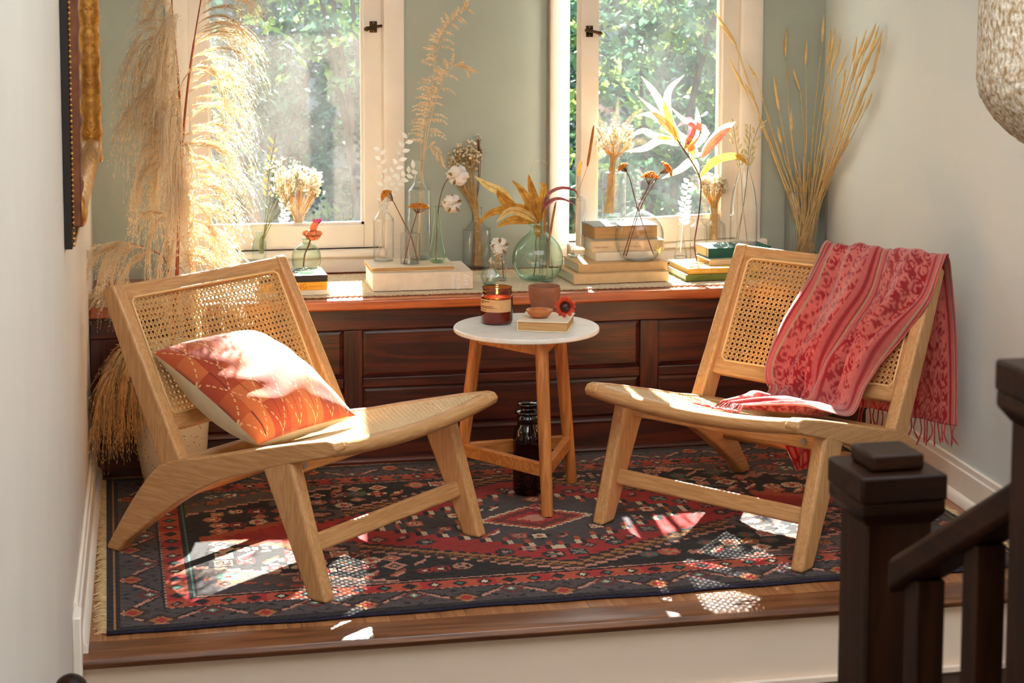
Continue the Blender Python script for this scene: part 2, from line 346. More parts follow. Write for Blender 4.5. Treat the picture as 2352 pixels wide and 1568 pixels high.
def handle(parent, x, z, y, flip):
    pl = G().box(x-.012, x+.012, y-.004, y, z-.018, z+.018).build('latch_plate', 'brass_dark', parent, bevel=.001)
    h = G(); s = -1 if flip else 1
    h.tube([(x, y, z), (x, y-.022, z)], .006, 10)
    h.tube([(x+s*.026, y-.024, z+.004), (x+s*.008, y-.024, z+.002), (x-s*.012, y-.026, z-.002), (x-s*.026, y-.028, z-.006), (x-s*.033, y-.028, z-.007)], [.004, .005, .005, .008, .004], 10)
    h.build('latch_lever', 'brass_dark', pl, smooth=True)
    k = G()
    for dz in (-.013, .013): k.ball((x, y-.004, z+dz), .002, 1)
    k.build('screw', 'bolt_metal', pl, smooth=True)
def sash(name, wd, hinge, ang, hx, hz, flip):
    o = bpy.data.objects.new(name, None); COL.objects.link(o); o['kind'] = 'structure'; o.location = (*hinge, 0); o.rotation_euler = (0, 0, ang)
    z0, z1 = ZS+.0012, ZH-.003; s0, s1 = .060, .060
    # local x runs from -wd (left) to 0
    for nm, x0, x1, a, b in (('sash_stile', -wd, -wd+s0, z0, z1), ('sash_stile', -s1, 0, z0, z1), ('sash_rail', -wd+s0, -s1, z0, .649), ('sash_rail', -wd+s0, -s1, z1-.06, z1)):
        G().box(x0, x1, 0, .038, a, b).build(nm, 'trim_paint', o, bevel=.003)
    gb = G(); xa, xb, za, zb = -wd+s0, -s1, .649, z1-.06
    for x0, x1, a, b in ((xa, xa+.008, za, zb), (xb-.008, xb, za, zb), (xa, xb, za, za+.008), (xa, xb, zb-.008, zb)): gb.box(x0, x1, .010, .030, a, b)
    gb.build('glazing_bead', 'trim_paint', o)
    G().box(xa, xb, .018, .021, za, zb).build('window_pane', 'glass_pane', o)
    handle(o, hx, hz, 0, flip)
    return o
sash('window_1', W1[1]-W1[0]-.006, (W1[1]-.003, YB+.006), 0, -.028, 1.285, False)
sash('window_2', W2[1]-W2[0]-.004, (W2[1]-.002, YB+.000), math.radians(11.5), -.553, 1.272, True)

# ------------------------------------------------------------------ window seat
YF = 5.195                                        # face of the panelled front
ws = thing('window_seat', 'built-in reddish-brown panelled wooden window seat below the windows', 'bench', (0, YF, 0))
def bx(nm, x0, x1, y0, y1, z0, z1, m, bev=.003): return G().box(x0, x1, y0-YF, y1-YF, z0, z1).build(nm, m, ws, bevel=bev)
XR = xr(5.4)-.004; XA = XL+.002
bx('seat_board', XA, xr(5.17)-.002, 5.168, YB-.002, .463, .495, 'bench_top', .006)
bx('backing_panel', XA, XR-.01, YF+.016, YF+.03, 0, .463, 'stain_x', 0)
stx = [(XA, .0), (.566, .622), (1.475, 1.533), (2.13, XR-.01)]
for a, b in stx: bx('stile', a, b, YF-.001, YF+.016, .10, .400, 'stain_z')
for z0, z1, nm in ((.400, .463, 'top_rail'), (.226, .256, 'middle_rail')):
    for (a0, a1), (b0, b1) in zip(stx[:-1], stx[1:]):
        if nm == 'top_rail': continue
        bx(nm, a1, b0, YF, YF+.016, z0, z1, 'stain_x')
bx('top_rail', XA, XR-.01, YF-.001, YF+.016, .400, .463, 'stain_x')
for (a0, a1), (b0, b1) in zip(stx[:-1], stx[1:]):
    for z0, z1 in ((.256, .400), (.10, .226)):
        g = G(); e = .012                            # raised panel with sloped margin
        v = [(a1, .013, z0), (b0, .013, z0), (b0, .013, z1), (a1, .013, z1), (a1+e, .009, z0+e), (b0-e, .009, z0+e), (b0-e, .009, z1-e), (a1+e, .009, z1-e)]
        g.add(v, [(0, 1, 5, 4), (1, 2, 6, 5), (2, 3, 7, 6), (3, 0, 4, 7), (4, 5, 6, 7)]); g.build('panel', 'stain_x', ws)
bx('bottom_rail', XA, XR-.01, YF-.003, YF+.016, 0, .092, 'stain_x')
g = G(); g.prism([(0, .090), (-.010, .090), (-.014, .095), (-.010, .102), (-.004, .106), (0, .108)], XA, XR-.01, 'x'); g.build('base_moulding', 'stain_x', ws, bevel=.001)
g = G(); g.prism([(0, 0), (-.020, 0), (-.020, .008), (-.014, .016), (-.004, .020), (0, .020)], XA+.03, XR-.05, 'x'); g.build('shoe_moulding', 'stain_x', ws, bevel=.001)

# ------------------------------------------------------------------ stair railing in front
D0 = 2.22
P = at_d(1980, 1100, D0); s = mpp(P)
cw = .116                                         # cap width
cx, cy, cz = P.x+cw/2, P.y+cw/2, P.z
rl = thing('stair_railing', 'dark brown wooden stair railing with capped newel post in the right foreground', 'railing', (cx, cy, LOW))
def newel(dx, dy, zt, post_w=.088):
    z = zt-LOW; h = post_w/2; c = cw/2
    post = G().box(dx-h, dx+h, dy-h, dy+h, 0, z-.06).build('newel_post', 'newel_z', rl, bevel=.003)
    m2 = h+.012
    g = G()
    v = [(dx-h, dy-h, z-.066), (dx+h, dy-h, z-.066), (dx+h, dy+h, z-.066), (dx-h, dy+h, z-.066), (dx-m2, dy-m2, z-.050), (dx+m2, dy-m2, z-.050), (dx+m2, dy+m2, z-.050), (dx-m2, dy+m2, z-.050),
         (dx-m2, dy-m2, z-.034), (dx+m2, dy-m2, z-.034), (dx+m2, dy+m2, z-.034), (dx-m2, dy+m2, z-.034)]
    f = [(3, 2, 1, 0), (8, 9, 10, 11)]
    for o_ in (0, 4): f += [(o_+i, o_+(i+1) % 4, o_+4+(i+1) % 4, o_+4+i) for i in range(4)]
    g.add(v, f); g.build('neck_moulding', 'newel_x', post, bevel=.002)
    G().box(dx-c, dx+c, dy-c, dy+c, z-.034, z).build('cap_slab', 'newel_x', post, bevel=.004)
    q = c*.62
    G().box(dx-q, dx+q, dy-q, dy+q, z, z+.022).build('cap_block', 'newel_x', post, bevel=.005, seg=3)
newel(0, 0, cz)
P2 = at_d(2284, 822, 1.89); n2x, n2y, n2z = P2.x+cw/2-cx, P2.y-cw/2-cy, P2.z; newel(n2x, n2y, n2z)
O_ = V3(cx, cy, LOW); A = at_d(2040, 1278, 2.17)-O_; B = at_d(2345, 1084, 1.90)-O_
hd = V3(B.x-A.x, B.y-A.y, 0); Lh = hd.length; hd.normalize(); rt = V3(-hd.y, hd.x, 0)
if rt.x < 0: rt = -rt
g = G(); v = []
for Q in (A-(B-A)*.02, B+(B-A)*.04):
    v += [Q, Q+rt*.058, Q+rt*.058+V3(0, 0, -.046), Q+V3(0, 0, -.046)]
g.add(v, [(0, 1, 2, 3), (7, 6, 5, 4), (0, 4, 5, 1), (1, 5, 6, 2), (2, 6, 7, 3), (3, 7, 4, 0)]); g.build('handrail', 'newel_y', rl, bevel=.009, seg=3)
for fr_ in (.14, .60):
    c = A.lerp(B, fr_)+rt*.029; zt_ = c.z-.040
    G().box(c.x-.018, c.x+.018, c.y-.018, c.y+.018, 0, zt_).build('baluster', 'newel_z', rl, bevel=.002)
# low finial at the left
P = at_d(163, 1586, 2.9)
fp = thing('stair_post', 'dark round wooden finial on a post at the lower left corner', 'post', (P.x, P.y, LOW))
g = G(); pr_ = [(.0001, P.z-LOW+.027)] ; zc = P.z-LOW
prof = [(.022, 0), (.022, zc-.06), (.030, zc-.055), (.030, zc-.045), (.012, zc-.036), (.012, zc-.026)]
G().lathe(prof, 24, cap1=True).build('post', 'newel_z', fp, bevel=.001)
G().ball((0, 0, zc), .028, 3).build('finial_ball', 'newel_z', fp, smooth=True)

# ------------------------------------------------------------------ mirror on the left wall
mi = thing('wall_mirror', 'tall carved gilt-framed mirror hanging on the left wall', 'mirror', (XL, 3.74, .87))
plain('gilt', S(206, 152, 70), .35, S(160, 104, 40), 60, metal=.55, bump=.4, bscale=120)
plain('frame_brown', S(120, 66, 30), .5, S(84, 42, 20), 30)
plain('backing_black', S(28, 18, 14), .7)
m_, nt, out = newmat('mirror_glass'); gl = N(nt, 'ShaderNodeBsdfGlossy'); gl.inputs['Roughness'].default_value = .02; gl.inputs[0].default_value = (.9, .92, .9, 1); nt.links.new(gl.outputs[0], out.inputs[0])
LM, HM = 1.48, 1.0
G().box(.001, .016, 0, LM, 0, HM).build('backing_board', 'backing_black', mi)
bd = G()
for k in range(90): bd.ball((.019, .006, .01+k*.011), .0042, 1)
for k in range(133): bd.ball((.019, .006+k*.011, .008), .0042, 1)
bd.build('beading', 'gilt', mi, smooth=True, kind='stuff')
def carved(L, seed):                            # wavy carved section along a length
    rs = random.Random(seed); n = int(L/.012); return [(i*L/n, .5+.5*math.sin(i*1.15)+rs.uniform(-.25, .25)) for i in range(n+1)]
def stile(y0, y1, z0, z1, vertical, nm, seed, hb=.030):
    g = G(); L = (z1-z0) if vertical else (y1-y0); cs = carved(L, seed); v = []; f = []; sec = 7
    for t, wv in cs:
        for k in range(sec):
            q = k/(sec-1); a = q*(y1-y0) if vertical else q*(z1-z0)
            hgt = hb+.010*math.sin(math.pi*q)+.007*wv*math.sin(math.pi*q*2.0)**2
            if k in (0, sec-1): hgt = hb-.008+.006*wv
            v.append((hgt, y0+a, z0+t) if vertical else (hgt, y0+t, z0+a))
    m = len(cs)
    for i in range(m-1):
        for k in range(sec-1): f.append((i*sec+k, i*sec+k+1, (i+1)*sec+k+1, (i+1)*sec+k))
    o = len(v); v2 = []
    for t, wv in cs:
        for k in (0, 1):
            a = k*(y1-y0) if vertical else k*(z1-z0); v2.append((.014, y0+a, z0+t) if vertical else (.014, y0+t, z0+a))
    v += v2
    for i in range(m-1):
        f.append((i*sec, (i+1)*sec, o+(i+1)*2, o+i*2)); f.append((i*sec+sec-1, o+i*2+1, o+(i+1)*2+1, (i+1)*sec+sec-1))
    for i in (0, m-1): f.append(tuple([i*sec+k for k in range(sec)]+[o+i*2+1, o+i*2]))
    g.add(v, f); return g.build(nm, 'gilt', mi, smooth=True)
G().box(.016, .036, .004, .012, .045, HM-.02).build('frame_side', 'frame_brown', mi, bevel=.003)
G().box(.016, .034, .012, LM-.004, .045, .052).build('frame_underside', 'frame_brown', mi, bevel=.002)
stile(.008, .075, .047, HM-.02, True, 'frame_stile', 1, .026).data.materials[0] = MATS['frame_brown']; stile(LM-.075, LM-.008, .047, HM-.02, True, 'frame_stile', 2, .036)
stile(.075, LM-.075, .047, .115, False, 'frame_rail', 3); stile(.075, LM-.075, HM-.09, HM-.02, False, 'frame_rail', 4)
for yy in (.04, LM-.04): G().add(*ICO[3], M=Matrix.Translation((.034, yy, .075)) @ Matrix.Diagonal((.014, .030, .034, 1))).build('corner_scroll', 'gilt', mi, smooth=True)
G().box(.016, .018, .07, LM-.07, .11, HM-.08).build('mirror_plate', 'mirror_glass', mi)

# ------------------------------------------------------------------ hanging pendant at the upper right edge
plain('papier', S(222, 214, 198), .9, S(150, 118, 72), 130, stretch=(1, 1, .55), bump=1, bscale=170)
Dp = 3.5; e0 = at_d(2252, 60, Dp); s = Dp/F; R_ = .16; c0 = e0 + CR*R_
zb = at_d(2352, 262, Dp).z-.045
prof = [(.002, zb-.03), (.04, zb-.026), (R_*.52, zb-.004), (R_*.80, zb+.038), (R_*.95, zb+.078), (R_*.995, zb+.11), (R_, zb+.15), (R_, zb+.32), (R_*.97, zb+.36), (R_*.8, zb+.39), (.03, zb+.41)]
pts = catmull([(a, 0, b) for a, b in prof], 60); g = G(); g.lathe([(max(.001, p.x), p.z-zb) for p in pts], 64)
g.v = [tuple(Vector(p)*(1) + Vector((jit(.0022), jit(.0022), jit(.0015)))) for p in g.v]
pd = g.build('hanging_pendant', 'papier', None, smooth=True); pd.location = (c0.x, c0.y, zb)
tag(pd, 'rough speckled beige pendant shade hanging at the upper right edge', 'pendant lamp')
G().tube([(0, 0, .41), (0, 0, ZC-zb)], .004, 8).build('pendant_cord', 'backing_black', pd)

# ================================================================== GARDEN OUTSIDE
plain('leaf_dark', S(52, 92, 70), .4, S(36, 70, 60), 4, trans=.35)
plain('leaf_mid', S(84, 120, 84), .4, S(60, 98, 78), 4, trans=.45)
plain('leaf_light', S(140, 164, 82), .4, S(98, 136, 72), 4, trans=.55)
plain('bark', S(62, 52, 44), .9, S(42, 36, 32), 20)
plain('garden_ground', S(92, 96, 72), .95, S(70, 80, 58), 6)
plain('siding', S(120, 136, 144), .8, S(110, 126, 136), 3)
g = G(); g.box(-12, 14, 5.9, 30, -.75, -.6); struct('floor_garden', g, 'garden_ground')
hs = thing('neighbouring_house', 'pale grey clapboard house wall behind the garden shrubs', 'house', (1.5, 14, -.6))
G().box(-9, 9, 0, .2, 0, 3.4).build('wall', 'siding', hs)
me = G().box(-9, 9, -.03, 0, 0, .19).mesh('clapboard'); me.materials.append(MATS['siding'])
for k in range(17):
    b = bpy.data.objects.new('clapboard', me); COL.objects.link(b); b.parent = hs; b.location = (0, 0, k*.2); b.rotation_euler = (.06, 0, 0)
def shrub(name, label, loc, rx, ry, z0, z1, n, ll, mats, seed, group='shrubs outside the windows'):
    rs = random.Random(seed); t = thing(name, label, 'shrub', (loc[0], loc[1], -.6), 0, group)
    tr = G()
    for k in range(6):
        a = rs.uniform(0, 6.28); tr.tube(catmull([(rs.uniform(-.1, .1), rs.uniform(-.1, .1), 0), (math.cos(a)*rx*.3, math.sin(a)*ry*.3, (z1+.6)*.45), (math.cos(a)*rx*.7, math.sin(a)*ry*.7, (z1+.6)*.85)], 7), [.03-.0035*i for i in range(7)], 6)
    tr.build('trunk', 'bark', t, smooth=True)
    for mi_, (mt, frac, up) in enumerate(mats):
        g = G()
        # leaves sit in sprays so the crown reads as clumps
        ns = int(n*frac/14)
        for q in range(ns):
            while True:
                c = V3(rs.uniform(-1, 1), rs.uniform(-1, 1), rs.uniform(0, 1))
                if c.x*c.x+c.y*c.y < 1: break
            base = V3(c.x*rx, c.y*ry, z0+.6+(z1-z0)*(c.z**(.6 if up else 1)))
            dr = V3(rs.uniform(-1, 1), rs.uniform(-1.2, .5), rs.uniform(-.5, .9)).normalized(); sp = ll*rs.uniform(2.2, 3.6)
            for l in range(14):
                x_ = (l+1)/14; p = base+dr*sp*x_+V3(0, 0, -.12*sp*x_*x_)
                sd_ = V3(rs.uniform(-1, 1), rs.uniform(-1, 1), rs.uniform(-1, .6)).normalized(); ld = (dr*.5+sd_).normalized(); L = ll*rs.uniform(.7, 1.25)
                nv = ld.cross(V3(rs.uniform(-1, 1), rs.uniform(-1, 1), rs.uniform(-1, 1))).normalized(); wv = ld.cross(nv)
                a0 = p; a1 = p+ld*L*.45+wv*L*.2; a2 = p+ld*L-nv*L*.12; a3 = p+ld*L*.45-wv*L*.2
                g.add([a0, a1, a2, a3, p+ld*L*.5-nv*L*.05], [(0, 1, 4), (1, 2, 4), (0, 4, 3), (4, 2, 3)])
        g.build('foliage', mt, t, kind='stuff')
    return t
LM3 = [('leaf_dark', .5, 0), ('leaf_mid', .35, 1), ('leaf_light', .15, 1)]
shrub('garden_shrub', 'dense dark green shrub seen through the left window', (.55, 10.4), 1.0, .6, -.6, 2.1, 8500, .085, [('leaf_dark', .72, 0), ('leaf_mid', .2, 1), ('leaf_light', .08, 1)], 1)
shrub('garden_shrub', 'yellow-green leafy shrub filling the top of the left window', (1.25, 9.7), .6, .4, .9, 2.2, 1900, .085, [('leaf_mid', .5, 0), ('leaf_light', .5, 1)], 2)
shrub('garden_shrub', 'mid green shrub behind the wall between the two windows', (1.9, 10.6), .8, .5, -.6, 2.0, 2600, .085, LM3, 3)
shrub('garden_shrub', 'broad-leaved green shrub seen through the right window', (2.75, 9.6), .75, .5, -.6, 2.1, 6500, .095, [('leaf_mid', .55, 0), ('leaf_dark', .25, 0), ('leaf_light', .2, 1)], 4)
shrub('garden_shrub', 'bright green shrub at the right side of the right window', (3.65, 10.2), .8, .5, -.6, 2.2, 3600, .095, [('leaf_mid', .5, 0), ('leaf_light', .3, 1), ('leaf_dark', .2, 0)], 5)
shrub('garden_shrub', 'dark shrub behind the pampas grass at the left window', (-.55, 10.2), .8, .5, -.6, 2.1, 2400, .085, LM3, 6)
shrub('garden_hedge', 'deep dark hedge at the back of the garden', (1.7, 12.2), 3.6, .5, -.6, 2.2, 14000, .13, [('leaf_dark', .85, 0), ('leaf_mid', .15, 1)], 8, None)

# ================================================================== RUG
RX, RY = 2.215, 1.26; CS = .005
nx, ny = int(RX/CS), int(RY/CS)
pal = {'navy': S(26, 20, 34), 'black': S(26, 16, 17), 'red': S(182, 32, 28), 'rust': S(194, 82, 50), 'pink': S(216, 148, 124), 'cream': S(236, 214, 180), 'slate': S(76, 66, 69), 'grey': S(102, 85, 80),
       'gold': S(182, 122, 62), 'teal': S(74, 122, 110), 'brown': S(66, 32, 24), 'dred': S(116, 24, 26)}
A = np.zeros((ny, nx, 3)); I, J = np.meshgrid(np.arange(nx), np.arange(ny))
def setc(m, c): A[m] = pal[c]
xe = np.minimum(I, nx-1-I); ye = np.minimum(J, ny-1-J); d = np.minimum(xe, ye); along = np.where(xe <= ye, J, I); side = xe <= ye
cxr, cyr = nx/2, ny/2; q3x = np.floor(np.abs(I-cxr)/3)*3; q3y = np.floor(np.abs(J-cyr)/3)*3
setc(d >= 0, 'black')
hx, hy = nx/2-41, ny/2-41; fld = d >= 41
sp = (hx-q3x)/92+(hy-q3y)/42                    # corner spandrels
setc(fld & (sp < 1), 'grey'); setc(fld & (sp >= .98) & (sp < 1.05), 'pink'); setc(fld & (sp < .60), 'slate'); setc(fld & (sp >= .57) & (sp < .62), 'rust')
lz = q3x/142+q3y/74
setc(fld & (lz < 1.16), 'brown')
ser = (I//4+J//2) % 3
setc(fld & (lz < 1.09) & (lz >= 1.0) & (ser > 0), 'gold'); setc(fld & (lz >= 1.135) & (lz < 1.165), 'pink')
setc(fld & (lz < 1.0), 'red'); setc(fld & (lz < .90) & (q3x > 84), 'red'); setc(fld & (lz >= .97) & (lz < 1.0), 'navy')
st6 = np.abs(I-cxr)/84+np.floor(np.abs(J-cyr)/6)*6/50
setc(fld & (st6 < 1), 'slate'); setc(fld & (st6 >= .96) & (st6 < 1.0), 'cream'); setc(fld & (st6 >= 1.0) & (st6 < 1.035), 'black'); setc(fld & (st6 >= .86) & (st6 < .89), 'rust')
c6 = np.floor(np.abs(I-cxr)/2)*2/28+np.floor(np.abs(J-cyr)/2)*2/19
setc(fld & (c6 < 1), 'rust'); setc(fld & (c6 < .85), 'dred'); setc(fld & (c6 < .55), 'red'); setc(fld & (c6 < .3), 'pink'); setc(fld & (c6 >= 1) & (c6 < 1.12), 'cream')
# hooked arms of the big lozenge
for sx in (-1, 1):
    ux = (I-cxr)*sx; uy = np.abs(J-cyr)
    arm = fld & (ux > 128) & (ux < 176) & (uy < 26-np.floor((ux-128)/6)*3); setc(arm, 'rust'); setc(arm & (uy < 18-np.floor((ux-128)/6)*3), 'red')
    ring = np.hypot((ux-112)*.9, (uy-30)*1.2); setc(fld & (ring < 13) & (ring > 9), 'grey'); setc(fld & (ring < 9) & (ring > 6.5), 'navy'); setc(fld & (ring < 4), 'pink')
# borders
setc(d < 41, 'slate'); setc((d < 41) & ((I*7+J*3) % 11 < 2), 'grey')
setc(d < 3, 'navy'); setc((d == 3) & side, 'gold'); setc((d == 3) & ~side, 'black'); setc((d == 4) | (d == 5), 'black')
p24 = along % 46; dd = d-6
zz = np.abs(((along % 46)-23))*.78
bord = (d >= 6) & (d < 25)
setc(bord & (np.abs(dd-zz) < 1.4), 'pink'); setc(bord & (np.abs(dd-zz-2.5) < 1) , 'black'); setc(bord & (np.abs(dd-(18-zz)) < 1.2) & ((along//3) % 2 == 0), 'black')
mot = bord & (np.abs(p24-23) < 9-np.abs(dd-5)*1.1) & (dd > 1); setc(mot, 'brown'); setc(bord & (np.abs(p24-23) < 6-np.abs(dd-5)*1.2), 'gold'); setc(bord & (np.abs(p24-23) < 3-np.abs(dd-5)*.9), 'red')
m2 = bord & (np.minimum(p24, 46-p24) < 7-np.abs(dd-13)*1.1); setc(m2, 'dred'); setc(bord & (np.minimum(p24, 46-p24) < 4-np.abs(dd-13)*1.1), 'teal'); setc(bord & (np.minimum(p24, 46-p24) < 2-np.abs(dd-13)), 'cream')
setc((d == 25), 'black'); setc((d == 26) & ((along//2) % 2 == 0), 'pink')
gd = (d >= 27) & (d < 37); setc(gd, 'rust'); setc(gd & (along//9 % 3 == 1), 'red'); ph = along % 12; k = d-27
setc(gd & (np.abs(ph-6)+np.abs(k-4.5) < 4), 'black'); setc(gd & (np.abs(ph-6)+np.abs(k-4.5) < 2.2) & (along//12 % 2 == 0), 'cream'); setc(gd & (np.abs(ph-6)+np.abs(k-4.5) < 2.2) & (along//12 % 3 == 1), 'teal')
setc((d >= 37) & (d < 41), 'black'); setc((d == 39), 'teal'); setc((d == 39) & ~side, 'pink')
# scattered knotted motifs
def stamp(cx_, cy_, kind, cols, r):
    x0, x1, y0, y1 = max(0, cx_-r), min(nx, cx_+r+1), max(0, cy_-r), min(ny, cy_+r+1)
    u, v_ = np.meshgrid(np.arange(x0, x1)-cx_, np.arange(y0, y1)-cy_); sub = A[y0:y1, x0:x1]
    a, b = np.abs(u), np.abs(v_)
    if kind == 0: ms = [(a+b <= r), (a+b <= r*.65), (a+b <= r*.3)]
    elif kind == 1: ms = [((a <= r) & (b <= r*.35)) | ((b <= r) & (a <= r*.35)), (a <= r*.6) & (b <= r*.6), (a <= r*.25) & (b <= r*.25)]
    elif kind == 2: ms = [np.maximum(a, b) <= r*.8, (np.maximum(a, b) <= r*.6) & ((u+v_) % 3 > 0), (a == b) & (a <= r*.6)]
    elif kind == 3: ms = [np.hypot(u, v_*1.1) <= r, (np.hypot(u, v_) <= r*.75) & ((np.arctan2(v_, u)*4/math.pi).astype(int) % 2 == 0), np.hypot(u, v_) <= r*.3]
    else: ms = [(np.abs(u-v_) <= 1) & (a <= r*.8), (np.abs(u-v_-3) <= 1) & (a <= r*.6), (a <= 1) & (b <= 1)]
    for m, c in zip(ms, cols): sub[m] = pal[c]
rs = random.Random(5)
def region(x_, y_):
    if d[y_, x_] < 46: return None
    if st6[y_, x_] < .80 and c6[y_, x_] > 1.35: return 'grey'
    if st6[y_, x_] > 1.13 and lz[y_, x_] < .88: return 'red'
    if lz[y_, x_] > 1.24 and sp[y_, x_] > 1.12: return 'black'
    if sp[y_, x_] < .92 and lz[y_, x_] > 1.24: return 'span'
PC = {'black': [('cream', 'red', 'pink'), ('pink', 'rust', 'cream'), ('rust', 'pink', 'gold'), ('gold', 'rust', 'cream'), ('grey', 'teal', 'rust'), ('pink', 'black', 'pink'), ('red', 'black', 'cream'), ('cream', 'pink', 'red')],
      'red': [('navy', 'teal', 'pink'), ('black', 'gold', 'red'), ('navy', 'cream', 'red'), ('dred', 'black', 'pink'), ('black', 'pink', 'teal')],
      'grey': [('red', 'pink', 'black'), ('rust', 'cream', 'red'), ('black', 'cream', 'rust'), ('dred', 'rust', 'pink')], 'span': [('red', 'cream', 'teal'), ('rust', 'black', 'pink'), ('pink', 'red', 'cream'), ('brown', 'gold', 'red'), ('teal', 'cream', 'red')]}
yy = 44
while yy < ny-44:
    xx = 44
    while xx < nx-44:
        x_, y_ = int(xx+rs.uniform(-2, 2)), int(yy+rs.uniform(-2, 2)); rg = region(x_, y_)
        if rg and rs.random() < (.93 if rg == 'black' else .72): stamp(x_, y_, rs.choice((0, 1, 2, 3, 3, 4)), rs.choice(PC[rg]), rs.choice((4, 5, 5, 6)))
        xx += 11.5
    yy += 10.5
# abrash: dye lots drift row by row
A *= (1+.10*np.sin(J/17.0)+.06*np.sin(J/5.3+1)+rng.normal(0, .06, A.shape[:2]))[..., None]
A = np.clip(A*.62, 0, 1)
xs = np.linspace(0, RX, nx+1); ys = np.linspace(0, RY, ny+1); GX, GY = np.meshgrid(xs, ys)
GZ = .007+rng.normal(0, .0006, GX.shape); GZ[0, :] = GZ[-1, :] = .002
GYw = GY.copy(); GYw[:8] += (.004*np.sin(GX*9)+.003*np.sin(GX*23+1))[:8]*np.linspace(1, 0, 8)[:, None]
verts = np.stack([GX, GYw, GZ], -1).reshape(-1, 3); base = (np.arange(ny)[:, None]*(nx+1)+np.arange(nx)[None]).reshape(-1)
faces = np.stack([base, base+1, base+nx+2, base+nx+1], -1)
def grid_mesh(name, verts, faces, cols_face=None, cols_vert=None, smooth=True):
    me = bpy.data.meshes.new(name); me.vertices.add(len(verts)); me.vertices.foreach_set('co', verts.astype(np.float32).ravel())
    nf = len(faces); me.loops.add(nf*4); me.loops.foreach_set('vertex_index', faces.astype(np.int32).ravel()); me.polygons.add(nf)
    me.polygons.foreach_set('loop_start', np.arange(0, nf*4, 4, dtype=np.int32)); me.update(calc_edges=True)
    if cols_face is not None:
        ca = me.color_attributes.new('Col', 'FLOAT_COLOR', 'CORNER'); c4 = np.ones((nf*4, 4), np.float32); c4[:, :3] = np.repeat(cols_face, 4, axis=0); ca.data.foreach_set('color', c4.ravel())
    if cols_vert is not None:
        ca = me.color_attributes.new('Col', 'FLOAT_COLOR', 'POINT'); c4 = np.ones((len(verts), 4), np.float32); c4[:, :3] = cols_vert; ca.data.foreach_set('color', c4.ravel())
    if smooth: me.polygons.foreach_set('use_smooth', np.ones(nf, bool))
    me.validate(); return me
vcol('rug_pile', .95, .15, .5, 700, .3, spec=.1)
me = grid_mesh('rug', verts, faces, cols_face=A.reshape(-1, 3), smooth=True); me.materials.append(MATS['rug_pile'])
rug = bpy.data.objects.new('persian_rug', me); COL.objects.link(rug); rug.location = (-.099, 3.868, .001); rug.rotation_euler = (0, 0, .0195)
tag(rug, 'red and dark navy Persian rug with stepped diamond medallion on the landing floor', 'rug')
plain('fringe_wool', S(228, 200, 152), .95, S(198, 166, 118), 60)
fr = G(); rs = random.Random(3)
for e_, sg in ((0, -1), (RX, 1)):
    for k in range(150):
        y_ = .01+k*(RY-.02)/149; L = rs.uniform(.018, .032)
        fr.tube([(e_, y_, .005), (e_+sg*L*.5, y_+rs.uniform(-.004, .004), .006), (e_+sg*L, y_+rs.uniform(-.007, .007), .002)], [.0022, .002, .001], 4)
fr.build('fringe', 'fringe_wool', rug, kind='stuff')
g = G(); g.tube([(RX*i/60, .004*math.sin(RX*i/60*9)+.003*math.sin(RX*i/60*23+1), .004) for i in range(61)], .0035, 6); plain('selvedge', S(34, 26, 56), .95, S(22, 18, 34), 80, bump=.6, bscale=300); g.build('bound_edge', 'selvedge', rug, smooth=True)
RZ = .009                                          # top of the pile

# ================================================================== CHAIRS
def interp(P, x):
    for (a, b), (c, d_) in zip(P[:-1], P[1:]):
        if (a-x)*(c-x) <= 0: return b+(d_-b)*((x-a)/(c-a) if c != a else 0)
    return P[0][1] if abs(x-P[0][0]) < abs(x-P[-1][0]) else P[-1][1]
TOPE = [(.058, .378), (.03, .379), (-.05, .362), (-.15, .337), (-.25, .312), (-.35, .285), (-.46, .260), (-.51, .240)]
RAIL = [(.062, .366), (.05, .379), (.03, .380), (-.05, .363), (-.15, .338), (-.25, .313), (-.35, .286), (-.46, .262), (-.505, .242), (-.545, .205), (-.585, .158), (-.63, .098), (-.69, .010), (-.688, 0), (-.648, 0),
        (-.6245, .030), (-.5626, .075), (-.50, .120), (-.44, .160), (-.37, .202), (-.296, .238), (-.22, .264), (-.157, .284), (-.05, .318), (.03, .340), (.056, .350)]
BA, BB = V3(-.462, 0, .250), V3(-.668, 0, .660); BW = (BB-BA).normalized(); BN = V3(BW.z, 0, -BW.x)   # backrest line and its front normal
def bpt(s, y, o=0): return BA+BW*s+BN*o+V3(0, y, 0)
